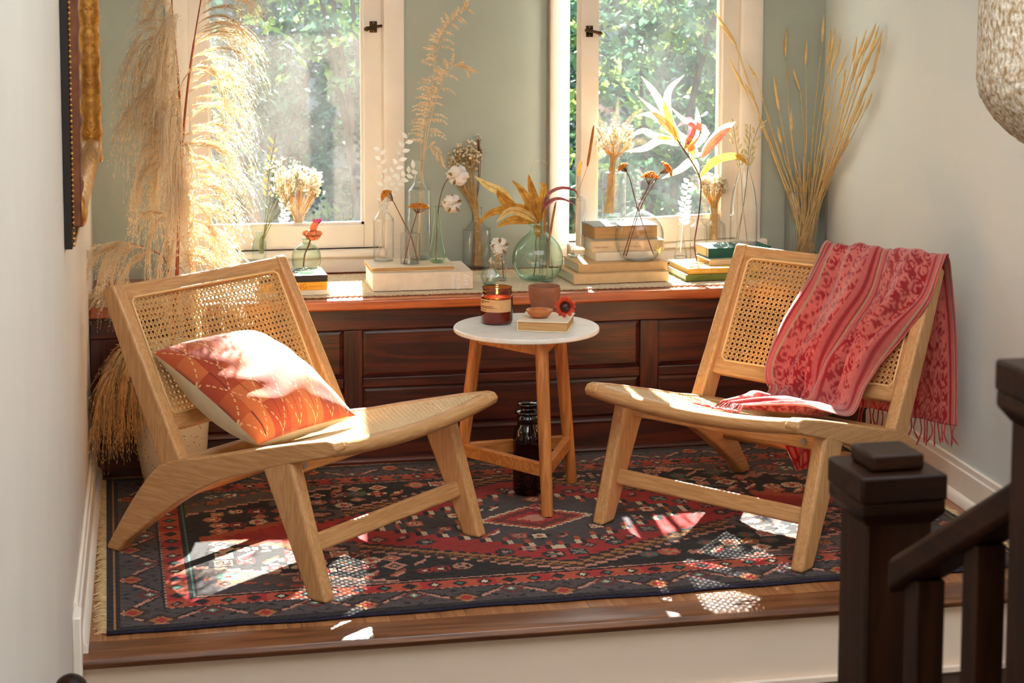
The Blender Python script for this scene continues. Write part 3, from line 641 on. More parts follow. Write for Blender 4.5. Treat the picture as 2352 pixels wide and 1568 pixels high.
def cane(fn, La, Lb, na, nb, p=.0145, wd=.0019, th=.0005):
    """six-way cane webbing: paired warps and wefts with diagonals leaving octagonal holes"""
    g = G()
    def strip(a0, b0, a1, b1, n, lift):
        L = math.hypot(a1-a0, b1-b0)
        if L < .004: return
        ux, uy = -(b1-b0)/L*wd/2, (a1-a0)/L*wd/2; v = []; f = []
        for i in range(n+1):
            t = i/n; a, b = a0+(a1-a0)*t, b0+(b1-b0)*t
            v += [fn(a-ux, b-uy, lift-th), fn(a+ux, b+uy, lift-th), fn(a+ux, b+uy, lift+th), fn(a-ux, b-uy, lift+th)]
        for i in range(n):
            for k in range(4): f.append((i*4+k, i*4+(k+1) % 4, i*4+4+(k+1) % 4, i*4+4+k))
        g.add(v, f)
    for i in range(1, int(La/p)+1):
        for o in (-.16, .16):
            a = (i+o)*p
            if a < La: strip(a, 0, a, Lb, nb, 0)
    for i in range(1, int(Lb/p)+1):
        for o in (-.16, .16):
            b = (i+o)*p
            if b < Lb: strip(0, b, La, b, na, .0007)
    for i in range(int((La+Lb)/p)+1):
        c = (i+.5)*p; pts = []
        a0, b0 = (c, 0) if c <= La else (La, c-La); a1, b1 = (0, c) if c <= Lb else (c-Lb, Lb)
        strip(a0, b0, a1, b1, max(na, nb), .0014)
        a0, b0 = (La-c, 0) if c <= La else (0, c-La); a1, b1 = (La, c) if c <= Lb else (La-(c-Lb), Lb)
        strip(a0, b0, a1, b1, max(na, nb), .0021)
    return g
def seat_z(u, y): return interp(TOPE, u)-.004-.020*(1-min(1, (y/.285)**2))
def make_chair(label):
    t = thing('lounge_chair', label, 'chair', group='matching cane lounge chairs')
    for s in (-1, 1):
        y0 = s*.300
        G().prism(RAIL, y0-.019, y0+.019, 'y').build('side_rail', 'ash_x', t, bevel=.008, seg=3)
        G().prism([(-.027, 0), (.027, 0), (-.076, .322), (-.166, .29)], y0-.019, y0+.019, 'y').build('front_leg', 'ash_z', t, bevel=.009, seg=3)
        pp = [bpt(-.005, 0, -.036), bpt(-.012, 0, .036), bpt(.30, 0, .026), bpt(.458, 0, .020), bpt(.466, 0, .010), bpt(.462, 0, -.026), bpt(.30, 0, -.033)]
        G().prism([(q.x, q.z) for q in pp], y0-.018, y0+.018, 'y').build('back_post', 'ash_z', t, bevel=.007, seg=3)
    n = 17
    g = G(); g.tube([(.038, y, .361-.020*(1-(y/.3)**2)) for y in [-.306+.612*i/(n-1) for i in range(n)]], .0195, 12, ell=1.1, up=(0, 0, 1)); g.build('front_rail', 'ash_y', t, smooth=True)
    G().box(-.455, -.420, -.285, .285, .238, .266).build('rear_rail', 'ash_y', t, bevel=.004)
    G().box(-.130, -.105, -.285, .285, .268, .308).build('seat_brace', 'ash_y', t, bevel=.004)
    for s in (-1, 1): G().tube([(-.104, s*.24, .288), (-.100, s*.24, .288)], .008, 12, M=None).build('bolt', 'bolt_metal', t)
    g = G(); M = Matrix.Translation((-.047, 0, .118)) @ Matrix.Rotation(-.30, 4, 'Y'); g.box(-.011, .011, -.285, .285, -.021, .021, M); g.build('front_stretcher', 'ash_y', t, bevel=.006, seg=3)
    G().tube([(-.555, y, .135) for y in (-.29, .29)], .0135, 14).build('rear_stretcher', 'ash_y', t, smooth=True)
    bow = lambda y: -.012*(1-(y/.29)**2)
    def rail(s0, s1, nm):
        g = G(); v = []; f = []; m = 13
        for i in range(m):
            y = -.286+.572*i/(m-1); o = bow(y)
            for s_, oo in ((s0, -.015), (s1, -.015), (s1, .015), (s0, .015)): v.append(bpt(s_, y, oo+o))
        for i in range(m-1):
            for k in range(4): f.append((i*4+k, i*4+4+k, i*4+4+(k+1) % 4, i*4+(k+1) % 4))
        f += [(0, 1, 2, 3), ((m-1)*4+3, (m-1)*4+2, (m-1)*4+1, (m-1)*4)]
        g.add(v, f); return g.build(nm, 'ash_y', t, bevel=.006, seg=3)
    rail(.420, .462, 'top_rail'); rail(.078, .122, 'lower_rail')
    for y_ in (-.275, .275):                          # narrow inner frame strips that hold the webbing
        g = G(); g.prism([(bpt(s_, 0, o).x, bpt(s_, 0, o).z) for s_, o in ((.10, -.012), (.44, -.012), (.44, .010), (.10, .010))], y_-.012, y_+.012, 'y'); g.build('inner_frame', 'ash_z', t, bevel=.002)
    f1 = lambda a, b, l: bpt(.118+b, -.268+a, .010+l+bow(-.268+a))
    cane(f1, .536, .306, 8, 1).build('back_cane', 'cane', t, kind='stuff')
    rim = []
    for a, b in ((.012, 0), (.524, 0), (.536, .012), (.536, .294), (.524, .306), (.012, .306), (0, .294), (0, .012), (.012, 0)): rim.append(f1(a, b, .003))
    fine = []
    for p_, q_ in zip(rim[:-1], rim[1:]):
        m = 8 if (q_-p_).length > .1 else 3
        for i in range(m): fine.append(p_.lerp(q_, i/m))
    fine.append(rim[0]); fine = [V3(p_.x, p_.y, p_.z)+BN*0 for p_ in fine]
    G().tube(fine, .0032, 8, cap=False).build('back_spline', 'bead_wood', t, smooth=True)
    f2 = lambda a, b, l: V3(-.435+b, -.284+a, seat_z(-.435+b, -.284+a)+l)
    cane(f2, .568, .462, 10, 10).build('seat_cane', 'cane_sheen', t, kind='stuff')
    return t
ch = make_chair('light ash lounge chair with cane seat, patterned orange cushion on it')
ch.location = ((.382+.813)/2, (3.986+4.402)/2, RZ-.001); ch.rotation_euler = (0, 0, math.radians(-46.2))
ch2 = copy_tree(ch); ch2['label'] = 'light ash lounge chair with cane seat, red throw draped over its back'
ch2.location = ((1.165+1.538)/2, (4.443+3.976)/2, RZ-.001); ch2.rotation_euler = (0, 0, math.radians(-141.5))
bpy.context.view_layer.update()
MCH, MCH2 = ch.matrix_world.copy(), ch2.matrix_world.copy()

# ------------------------------------------------------------------ cushion on the left chair
cu = thing('cushion', 'rust orange leaf-patterned cushion with cream back leaning in the left chair', 'cushion')
Cc = V3(-.385, -.098, .418); ax_l = V3(.345, 0, -.180).normalized(); ax_w = V3(0, 1, 0); ax_n = ax_w.cross(ax_l)*-1
if ax_n.z < 0: ax_n = -ax_n
Mc = Matrix.Identity(4)
ax_w = ax_n.cross(ax_l)
for i in range(3): Mc[i][0] = ax_l[i]; Mc[i][1] = ax_w[i]; Mc[i][2] = ax_n[i]; Mc[i][3] = Cc[i]
cu.matrix_world = MCH @ Mc
nn = 200; tt = np.linspace(-1, 1, nn); TU, TV = np.meshgrid(tt, tt)
def pillow(sign, TH):
    prof = np.clip((1-np.abs(TU)**2.6)*(1-np.abs(TV)**2.6), 0, 1)**.55
    pinch = 1-.10*(np.abs(TU)**2)*(1-np.abs(TV)**4)*0-.045*(1-TV**2)*np.abs(TU)**6; pinch2 = 1-.06*(1-TU**2)*np.abs(TV)**6
    X = TU*.195*pinch; Y = TV*.180*pinch2
    Z = sign*TH*prof + .006*np.sin(TU*3+TV*2)*prof + (.002*np.sin(TU*14+np.sin(TV*5)*2) if sign > 0 else .004*np.sin(TV*17+TU*3))*prof
    return np.stack([X, Y, Z], -1).reshape(-1, 3)
b0 = (np.arange(nn-1)[:, None]*nn+np.arange(nn-1)[None]).reshape(-1); fc = np.stack([b0, b0+1, b0+nn+1, b0+nn], -1)
# leaf-scale print: rows of pointed scales with combed hatching and cream stitched edges
su = (TU+1)/2*5.0; sv = (TV+1)/2*6.0; row = np.floor(su); fu = su-row; fv = (sv+.5*(row % 2)) % 1
tip = np.abs(fv-.5)*2; edge = fu-(1-tip**1.3)*.95
hat = np.sin((fu*1.2-np.abs(fv-.5)*1.6)*70+row)
colr = np.array(S(196, 92, 44))[None, None]*np.ones((nn, nn, 1)); alt = (np.floor(sv+.5*(row % 2))+row) % 3
for v_, c in ((0, S(190, 86, 42)), (1, S(206, 108, 56)), (2, S(170, 66, 36))): colr[alt == v_] = c
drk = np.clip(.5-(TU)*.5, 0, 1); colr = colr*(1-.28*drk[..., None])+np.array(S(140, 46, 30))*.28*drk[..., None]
colr *= (1+.20*np.clip(hat, -1, 1))[..., None]
stitch = (np.abs(edge) < .032) & (np.sin(sv*60) > -.3); colr[stitch] = S(238, 196, 138)
rib = (np.abs(fv-.5) < .02) & (fu < .9); colr[rib] = S(120, 44, 26)
vcol('cushion_print', .8, .3, .4, 700, .15); plain('cushion_back', S(214, 198, 164), .9, S(200, 182, 146), 12, bump=.3, bscale=500, sheen=.2)
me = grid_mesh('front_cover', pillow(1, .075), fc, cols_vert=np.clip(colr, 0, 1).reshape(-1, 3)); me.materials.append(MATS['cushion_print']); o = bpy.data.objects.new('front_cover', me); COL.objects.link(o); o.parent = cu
me = grid_mesh('back_cover', pillow(-1, .095), fc[:, ::-1]); me.materials.append(MATS['cushion_back']); o = bpy.data.objects.new('back_cover', me); COL.objects.link(o); o.parent = cu
# ------------------------------------------------------------------ throw on the right chair
vcol('throw_wool', .95, .4, .6, 900, .22, trans=.12)
th = thing('throw_blanket', 'red and pink patterned fringed throw draped over the right chair', 'blanket'); th.matrix_world = MCH2
def bq(s, y, o): return bpt(s, y, o)
# rows from the hem behind the chair, over the top rail, down the front and onto the seat: (left edge, right edge, fold depth)
rows = [((-.735, .05, .235), (-.725, .345, .225), .010), ((-.738, .03, .35), (-.735, .345, .35), .010), ((-.732, .00, .50), (-.735, .342, .50), .010), ((-.712, -.03, .63), (-.716, .338, .63), .008),
        ((-.694, -.035, .678), (-.694, .338, .680), .006), ((-.664, -.030, .694), (-.664, .336, .696), .010), (bq(.430, -.022, .034), bq(.436, .332, .034), .026),
        (bq(.34, -.02, .045), bq(.36, .318, .036), .044), (bq(.22, -.05, .050), bq(.27, .272, .045), .050), (bq(.10, -.075, .050), bq(.19, .238, .055), .044), ((-.44, -.06, .305), bq(.10, .225, .065), .034),
        ((-.36, -.05, .296), (-.36, .24, .300), .026), ((-.27, -.06, .312), (-.20, .25, .332), .030), ((-.20, -.03, .325), (-.13, .22, .352), .024), ((-.12, -.02, .342), (-.06, .10, .356), .008)]
nu, nv = 110, 260
Lp = catmull([r[0] for r in rows], nv); Rp = catmull([r[1] for r in rows], nv); Am = catmull([(r[2], 0, 0) for r in rows], nv)
P_ = np.zeros((nv, nu, 3)); ss = np.linspace(0, 1, nu)
for j in range(nv):
    a, b = np.array(Lp[j]), np.array(Rp[j]); c = a[None]*(1-ss[:, None])+b[None]*ss[:, None]; P_[j] = c
dv = np.gradient(P_, axis=0); du = np.gradient(P_, axis=1); nrm = np.cross(du, dv); nrm /= np.linalg.norm(nrm, axis=-1, keepdims=True)+1e-9
tj = np.linspace(0, 1, nv)[:, None]
fold = np.sin(ss[None]*2*math.pi*2.6+1.5*np.sin(tj*5)+.8)+.45*np.sin(ss[None]*2*math.pi*5.9+tj*9)+.2*np.sin(ss[None]*40+tj*25)
amp = np.array([p.x for p in Am])[:, None]
sgn = np.sign((nrm*np.array([BN.x, 0, BN.z])).sum(-1))           # folds always stand proud of what lies below
P_ = P_+nrm*(np.where(nrm[..., 2] > 0, 1, 1)*sgn*amp*(fold*.55+.45))[..., None]
P_[..., 1] += .010*np.sin(tj*9+ss[None]*3)
lay = tj > .74
U = ss[None]*np.ones((nv, 1)); Lm = np.cumsum(np.r_[0, np.linalg.norm(np.diff(P_[:, nu//2], axis=0), axis=-1)])[:, None]*np.ones((1, nu))
xx = U*.42*1.25; yy = Lm
q = np.sin(xx*74+1.8*np.sin(yy*64))*np.cos(yy*74+1.6*np.sin(xx*84)); q2 = np.sin(np.hypot(((xx*23) % 1)-.5, ((yy*19) % 1)-.5)*24)
pat = (q+.7*q2) > .15
cb = np.where(pat[..., None], np.array(S(158, 30, 38)), np.array(S(206, 108, 100)))
ed = np.minimum(U, 1-U); stripe = np.sin(U*150)
bands = (ed < .10) | (np.abs(U-.5) < .06)
cs = np.where((stripe > .2)[..., None], np.array(S(158, 34, 40)), np.array(S(198, 98, 94))); cs = np.where((stripe > .93)[..., None], np.array(S(172, 160, 128)), cs)
cb = np.where(bands[..., None], cs, cb)
cb = cb*(1+rng.normal(0, .05, cb.shape[:2]))[..., None]
b0 = (np.arange(nv-1)[:, None]*nu+np.arange(nu-1)[None]).reshape(-1); fcs = np.stack([b0, b0+1, b0+nu+1, b0+nu], -1)
me = grid_mesh('cloth', P_.reshape(-1, 3), fcs, cols_vert=np.clip(cb, 0, 1).reshape(-1, 3)); me.materials.append(MATS['throw_wool']); o = bpy.data.objects.new('cloth', me); COL.objects.link(o); o.parent = th
sm = o.modifiers.new('thick', 'SOLIDIFY'); sm.thickness = .0022; sm.offset = 0
plain('throw_red', S(160, 32, 38), .9, S(190, 70, 66), 90, sheen=.3)
g = G(); rs = random.Random(9)
for k in range(24):
    i = int((k+.5)/24*(nu-1)); p = Vector(P_[0, i]); dz = rs.uniform(.05, .075)
    g.tube(catmull([p, p+V3(rs.uniform(-.006, .006), rs.uniform(-.006, .006), -dz*.5), p+V3(rs.uniform(-.01, .01), rs.uniform(-.01, .01), -dz)], 6), [.0022, .002, .002, .002, .003, .001], 5)
g.build('back_fringe', 'throw_red', th, smooth=True)
g = G()
for k in range(20):
    i = int((k+.5)/20*(nu-1)); p = Vector(P_[-1, i]); a = rs.uniform(-.9, .9); L = rs.uniform(.04, .07); pts = [p]
    for m in range(1, 6):
        q_ = p+V3(math.cos(a)*L*m/5, math.sin(a)*L*m/5-.01, 0)+V3(0, .008*math.sin(m*2+k), 0); q_.z = max(seat_z(q_.x, q_.y), interp(TOPE, q_.x)-.026)+.006+.004*abs(math.sin(m+k)); pts.append(q_)
    g.tube(pts, [.0022, .002, .002, .002, .003, .001], 5)
g.build('seat_fringe', 'throw_red', th, smooth=True)
# tail of the throw slipping down behind the seat
nt_, nw = 40, 40; T_ = np.zeros((nt_, nw, 3)); cl_ = np.zeros((nt_, nw, 3))
for j in range(nt_):
    t = j/(nt_-1)
    for i in range(nw):
        s_ = i/(nw-1); wdt = .15*(1-.72*t**1.5); T_[j, i] = (-.487-.030*math.sin(t*2)+.012*math.sin(s_*9+t*3), -.02+.02*t+(s_-.5)*wdt, .275-.185*t-.03*t*math.sin(math.pi*s_)*0+.02*(s_-.5)*t)
        cl_[j, i] = S(176, 38, 42) if (math.sin(s_*44) > .1 or math.sin(t*30+s_*8) > .6) else S(214, 112, 98)
b0 = (np.arange(nt_-1)[:, None]*nw+np.arange(nw-1)[None]).reshape(-1); fcs = np.stack([b0, b0+1, b0+nw+1, b0+nw], -1)
me = grid_mesh('tail', T_.reshape(-1, 3), fcs, cols_vert=cl_.reshape(-1, 3)); me.materials.append(MATS['throw_wool']); o = bpy.data.objects.new('cloth_tail', me); COL.objects.link(o); o.parent = th
sm = o.modifiers.new('thick', 'SOLIDIFY'); sm.thickness = .003

# ================================================================== SIDE TABLE
TC = V3(1.017, 4.722, 0); ZT = .487
tb = thing('side_table', 'small round side table with white stone top and three wooden legs', 'table', TC)
prof = [(.0005, ZT-.014), (.197, ZT-.014), (.2, ZT-.011), (.2, ZT-.003), (.197, ZT), (.0005, ZT)]
G().lathe(prof, 96, cap0=False).build('table_top', 'marble', tb, smooth=False, bevel=.001)
fa = [math.atan2(-.193, .016), math.atan2(.122, .163), math.atan2(.092, -.183)]
legs = []
for a in fa:
    b, t = V3(math.cos(a)*.198, math.sin(a)*.198, RZ), V3(math.cos(a)*.138, math.sin(a)*.138, ZT-.014)
    legs.append((b, t)); G().tube([b, b.lerp(t, .5), t], [.0155, .0175, .0180], 20).build('leg', 'acacia_z', tb, smooth=True, bevel=.001)
def lerp_leg(k, z): b, t = legs[k]; return b.lerp(t, (z-b.z)/(t.z-b.z))
for z0, z1, nm, wd in ((.112, .147, 'stretcher', .010), (.432, ZT-.014, 'apron', .010)):
    for i, j in ((0, 1), (1, 2), (2, 0)):
        zc = (z0+z1)/2; p, q = lerp_leg(i, zc), lerp_leg(j, zc); dr = (q-p).normalized(); p, q = p+dr*.012, q-dr*.012; L = (q-p).length
        M = Matrix.Translation(((p.x+q.x)/2, (p.y+q.y)/2, 0)) @ Matrix.Rotation(math.atan2(dr.y, dr.x), 4, 'Z')
        g = G(); g.box(-L/2, L/2, -wd, wd, z0, z1, M); g.build(nm, 'acacia_x', tb, bevel=.002)
# ---------- amber jar on the floor under the table
J = TC+V3(.012, .030, RZ)
s = mpp(J); zt = at_y(1205, 921, J.y).z-RZ
jar = thing('amber_jar', 'dark amber glass jar with domed lid on the rug under the table', 'jar', J)
h = zt
G().lathe([(.038, .002), (.041, .010), (.042, .03), (.042, h*.62), (.039, h*.70), (.030, h*.745), (.0285, h*.79), (.034, h*.805), (.034, h*.83), (.030, h*.84), (.030, h*.86)], 40).build('jar_body', 'glass_amber_dark', jar, smooth=True)
G().lathe([(.029, h*.862), (.036, h*.865), (.038, h*.885), (.034, h*.905), (.022, h*.915), (.022, h*.945), (.031, h*.955), (.033, h*.975), (.026, h*.995), (.002, h)], 40).build('lid', 'glass_amber_dark', jar, smooth=True)

# ---------- candle
Pc = at_z(1141.5, 741, ZT+.0005); s = mpp(Pc)
cn = thing('jar_candle', 'lit candle in an amber glass jar with kraft label on the side table', 'candle', Pc)
hy_ = lambda y: (746-y)*s
G().lathe([(30*s, 0), (35*s, 3*s), (36.5*s, 8*s), (36.5*s, hy_(685)), (37.2*s, hy_(683)), (36.6*s, hy_(681)), (33.5*s, hy_(679)), (33.5*s, hy_(674)), (35.4*s, hy_(672)), (33.6*s, hy_(670)), (33.6*s, hy_(666)), (35*s, hy_(664)), (34*s, hy_(662))], 64).build('jar', 'glass_amber', cn, smooth=True)
plain('wax', S(196, 120, 44), .35, S(176, 100, 36), 20); plain('wick', S(40, 26, 18), .9)
G().lathe([(33*s, .004), (35*s, .01), (35*s, hy_(686)), (.002, hy_(686)+.0006)], 48).build('wax', 'wax', cn, smooth=False)
G().tube([(0, 0, hy_(686)), (0, 0, hy_(679))], .0012, 6).build('wick', 'wick', cn)
m_, nt, out = newmat('flame'); em = N(nt, 'ShaderNodeEmission'); em.inputs[0].default_value = (1, .62, .22, 1); em.inputs[1].default_value = 14; nt.links.new(em.outputs[0], out.inputs[0])
G().lathe([(.0006, hy_(680)), (.0026, hy_(678)), (.0030, hy_(676)), (.0020, hy_(671)), (.0004, hy_(666))], 12).build('flame', 'flame', cn, smooth=True)
ll = bpy.data.lights.new('candle_light', 'POINT'); ll.energy = .05; ll.color = (1, .6, .25); ll.shadow_soft_size = .004; lo = bpy.data.objects.new('candle_light', ll); COL.objects.link(lo); lo.parent = cn; lo.location = (0, 0, hy_(668))
plain('kraft', S(214, 168, 116), .85, S(204, 156, 104), 60); plain('ink_brown', S(110, 70, 36), .8)
def wrap(r, a): return (r*math.cos(a), r*math.sin(a))
a0 = math.atan2(-Pc.y, -Pc.x)                       # towards the camera
aL, aR = a0-1.55, a0+1.02; zl, zh = hy_(716), hy_(687.5)
g = G(); n = 40; v = []; f = []
for i in range(n+1):
    a = aL+(aR-aL)*i/n; x_, y_ = wrap(36.5*s+.0006, a); v += [(x_, y_, zl), (x_, y_, zh)]
for i in range(n): f.append((2*i, 2*i+2, 2*i+3, 2*i+1))
lab = g.add(v, f).build('label', 'kraft', cn, smooth=True)
tg = G()
for line, zz, sz in (('AMBER & MOSS', .80, .0036), ('SOLD', .66, .0034), ('MADE IN CALIFORNIA WITH', .42, .0026), ('SOY WAX & FINE FRAGRANCE OIL', .30, .0026), ('CANDLE CO.', .10, .0030)):
    t_ = text_geo(line, sz*1.35)
    tg.add([(*wrap(36.5*s+.0010+p[2], aL+.30+p[0]/(36.5*s)), zl+(zh-zl)*zz+p[1]) for p in t_.v], t_.f)
tg.build('lettering', 'ink_brown', lab)

# ---------- books
def book(name, label, P0, P1, z, h, depth, cover, pages='page', spine='front', parent_rot=None, bt=.0022, inset=.004, group=None, round_=.0):
    """lying book whose front lower edge runs P0 -> P1; spine names the covered side"""
    P0, P1 = Vector(P0), Vector(P1); dr = (P1-P0); L = math.hypot(dr.x, dr.y); a = math.atan2(dr.y, dr.x)
    t = thing(name, label, 'book', (P0.x, P0.y, z), a, group)
    i = inset; e = dict(front=(i, L-i, 0.001, depth-i), left=(.001, L-i, i, depth-i), back=(i, L-i, i, depth-.001), right=(i, L-.001, i, depth-i))[spine]
    G().box(0, L, 0, depth, 0, bt).build('cover_board', cover, t, bevel=.0006); G().box(0, L, 0, depth, h-bt, h).build('cover_board', cover, t, bevel=.0006)
    sp_ = dict(front=(0, L, 0, .0022), left=(0, .0022, 0, depth), back=(0, L, depth-.0022, depth), right=(L-.0022, L, 0, depth))[spine]
    G().box(sp_[0], sp_[1], sp_[2], sp_[3], bt*.6, h-bt*.6).build('spine', cover, t, bevel=.0006)
    G().box(e[0], e[1], e[2]+(.0015 if spine == 'front' else 0), e[3], bt, h-bt).build('page_block', pages, t)
    t['_L'] = L
    return t
plain('page', S(228, 214, 184), .85, S(196, 176, 140), 160, stretch=(.05, .05, 4)); plain('page_white', S(238, 234, 222), .85, S(214, 208, 192), 160, stretch=(.05, .05, 4))
plain('page_tan', S(206, 164, 108), .85, S(176, 132, 80), 160, stretch=(.05, .05, 4))
for nm, c in dict(black=(46, 36, 30), yellow=(236, 172, 48), pale=(216, 212, 200), cream=(232, 216, 194), linen=(228, 208, 176), tan=(218, 184, 136), tan2=(206, 168, 116), bluegrey=(150, 160, 166), green=(28, 92, 78), olive=(110, 116, 40), mustard=(226, 168, 60), sand=(226, 200, 160), ivory=(236, 224, 200)).items():
    plain('cover_'+nm, S(*c), .6, S(*[max(0, q-10) for q in c]), 40, bump=.05, bscale=400)
ZB = .5020                                          # top of the crocheted runner
def zpx(h, P): return h*mpp(P)
def stack_book(name, label, fl, fr, z, hp, depth, cover, **k):
    P0, P1 = at_z(*fl, z), at_z(*fr, z); h = hp*mpp(P0); return book(name, label, P0, P1, z, h, depth, cover, **k), z+h+.0004
def spine_text(t, items, mat):
    g = G()
    for body, size, x_, z_, rot, dy in items:
        q = text_geo(body, size)
        for p in q.v: pass
        c, s_ = math.cos(rot), math.sin(rot); g.add([(x_+p[0]*c-p[1]*s_, dy-p[2], z_+p[0]*s_+p[1]*c) for p in q.v], [tuple(reversed(f_)) for f_ in q.f])
    sp_ = [c_ for c_ in t.children if c_.name.startswith('spine')][0]
    g.build('lettering', mat, sp_)
plain('ink_dark', S(96, 60, 20), .8); plain('ink_gold', S(250, 214, 120), .5); plain('foil_white', S(250, 248, 244), .35); plain('ink_tan', S(170, 124, 74), .8); plain('ink_orange', S(196, 118, 20), .8)
t, z1 = stack_book('hardcover_book', 'thin pale grey book at the bottom of the stack behind the left chair', (608, 682), (758.5, 676), ZB, 11.5, .16, 'cover_pale', pages='page_white')
t, z2 = stack_book('hardcover_book', 'bright yellow book with dark lettering, middle of the stack behind the left chair', (600, 671), (752, 664.5), z1, 18.5, .16, 'cover_yellow', pages='page_white')
sL = t['_L']; spine_text(t, [('KNITTING', .0225, sL-.165, .0045, 0, -.0004), ('A Rutledge Book Bantam', .0046, sL-.057, .0095, 0, -.0004)], 'ink_orange')
t, ZL = stack_book('hardcover_book', 'dark brown book on top of the yellow one behind the left chair', (600, 651), (752.5, 645.5), z2, 15, .15, 'cover_black')
t, ZM1 = stack_book('hardcover_book', 'thick cream art book lying below the bottles left of centre', (856, 669.5), (1086, 662.5), ZB, 40.5, .215, 'cover_cream', pages='page_white')
s = mpp(at_z(1000, 665, ZB)); sL = t['_L']
spine_text(t, [('Art', .026, sL-.0285, .046, -math.pi/2, -.0005), ('THE 20TH', .0125, sL-.050, .048, -math.pi/2, -.0005), ('CENTURY', .0125, sL-.066, .048, -math.pi/2, -.0005)], 'foil_white')
t, ZM = stack_book('hardcover_book', 'slim tan book lying on the thick cream art book', (851, 626), (1046, 620.5), ZM1, 11, .165, 'cover_linen', pages='page_tan', spine='back')
t, zz = stack_book('hardcover_book', 'lowest tan cloth book of the stack right of the green demijohn', (1318, 653.5), (1536, 645), ZB, 22, .185, 'cover_tan', pages='page_white')
t, ZR2 = stack_book('hardcover_book', 'second tan cloth book up, under the tall clear cylinder bottle', (1328, 627), (1533, 619.5), zz, 20, .18, 'cover_tan2', pages='page_white')
t, z3 = stack_book('hardcover_book', 'ivory book with red lower edge behind the round flask', (1368, 600), (1517, 595), ZR2, 19.5, .14, 'cover_ivory', pages='page_white')
t, z4 = stack_book('hardcover_book', 'tan book with stamped title behind the round flask', (1359.5, 579), (1526, 574), z3, 24, .15, 'cover_sand', pages='page_white')
spine_text(t, [('SUZE ORMAN', .0068, .010, .012, 0, -.0004), ('THE ROAD TO WEALTH', .0068, .085, .012, 0, -.0004)], 'ink_tan')
t, ZR5 = stack_book('hardcover_book', 'thick blue-grey book with tan page edges on top of the right stack', (1364, 552), (1513, 547), z4, 32, .135, 'cover_bluegrey', pages='page_tan', spine='back')
t, zz = stack_book('hardcover_book', 'olive green book at the bottom of the stack by the right chair', (1575, 646), (1745, 640), ZB, 15, .20, 'cover_olive', pages='page_white')
t, ZG2 = stack_book('hardcover_book', 'mustard yellow book with pale lettering by the right chair', (1581, 630), (1745, 624), zz, 12.5, .20, 'cover_mustard', pages='page')
spine_text(t, [('FRANCIS PERKINS', .0108, .008, .0042, 0, -.0004)], 'ink_gold')
t, zz = stack_book('hardcover_book', 'thin tan book between the mustard and the dark green books', (1629, 609.5), (1768, 604), ZG2, 11.5, .12, 'cover_sand', pages='page_tan')
t, ZG4 = stack_book('hardcover_book', 'dark green cloth book under the milk bottle', (1627, 593.5), (1771, 588), zz, 23, .125, 'cover_green')
P0, P1 = at_z(1187.5, 760, ZT+.0005), at_z(1304, 764, ZT+.0005)
bk = book('hardcover_book', 'small worn cream book lying on the side table', P0, P1, ZT+.0005, 23.5*mpp(P0), .150, 'cover_ivory', pages='page_tan', spine='left')
ZK = ZT+.0005+23.5*mpp(P0)

# ---------- cup, bowl and flower on the table
plain('terracotta', S(156, 98, 68), .7, S(140, 84, 56), 30, bump=.06, bscale=500); plain('bowl_wood', S(198, 124, 66), .45, S(170, 98, 48), 30, stretch=(1, 1, 4))
P = at_z(1250, 724, ZT+.0005); s = mpp(P); hy_ = lambda y: (724-y)*s
o = G().lathe([(17*s, 0), (20*s, 1*s), (24*s, hy_(714)), (30*s, hy_(703)), (34*s, hy_(690)), (36.3*s, hy_(672)), (36.8*s, hy_(657)), (36.2*s, hy_(655)), (34.6*s, hy_(656)), (34.2*s, hy_(672)), (31.5*s, hy_(690)), (26*s, hy_(706)), (.001, hy_(712))], 48).build('terracotta_cup', 'terracotta', smooth=True); o.location = P
tag(o, 'matte terracotta cup standing behind the book on the side table', 'cup')
P = at_z(1239, 728.5, ZK+.0004); s = mpp(P); hy_ = lambda y: (729-y)*s
o = G().lathe([(14*s, 0), (15*s, .6*s), (23*s, hy_(724)), (28*s, hy_(718)), (31*s, hy_(711.5)), (30.6*s, hy_(710.5)), (28.4*s, hy_(711)), (24*s, hy_(718)), (15*s, hy_(723.5)), (.001, hy_(724.5))], 48).build('wooden_bowl', 'bowl_wood', smooth=True); o.location = P
tag(o, 'small turned wooden bowl on the cream book', 'bowl')
plain('petal_red', S(196, 52, 34), .55, S(226, 98, 60), 50, trans=.25); plain('flower_core', S(60, 12, 18), .3, S(28, 6, 10), 80)
P = at_z(1298, 727, ZK+.0004); s = mpp(P)
fl_ = thing('dried_strawflower', 'red dried strawflower with dark centre on the cream book', 'flower', P)
c = V3(0, 0, 23*s); ax = (CAM-P).normalized(); ax = (ax+V3(.1, 0, -.15)).normalized(); e1 = ax.cross(V3(0, 0, 1)).normalized(); e2 = e1.cross(ax)
for ring, (cnt, rr, tilt) in enumerate(((12, 25, .15), (10, 21, .6))):
    for k in range(cnt):
        a = 2*math.pi*(k+.5*ring)/cnt+jit(.12); d_ = e1*math.cos(a)+e2*math.sin(a); pts = [c+d_*5*s-ax*4*s, c+d_*13*s-ax*2*s+ax*tilt*5*s, c+d_*rr*.85*s+ax*tilt*10*s, c+d_*rr*s+ax*tilt*15*s]
        G().leaf(catmull(pts, 7), 5.6*s, up=ax, fold=.3).build('petal', 'petal_red', fl_, smooth=True)
g = G(); g.ball(c+ax*2*s, 12*s, 3); g.build('flower_centre', 'flower_core', fl_, smooth=True)

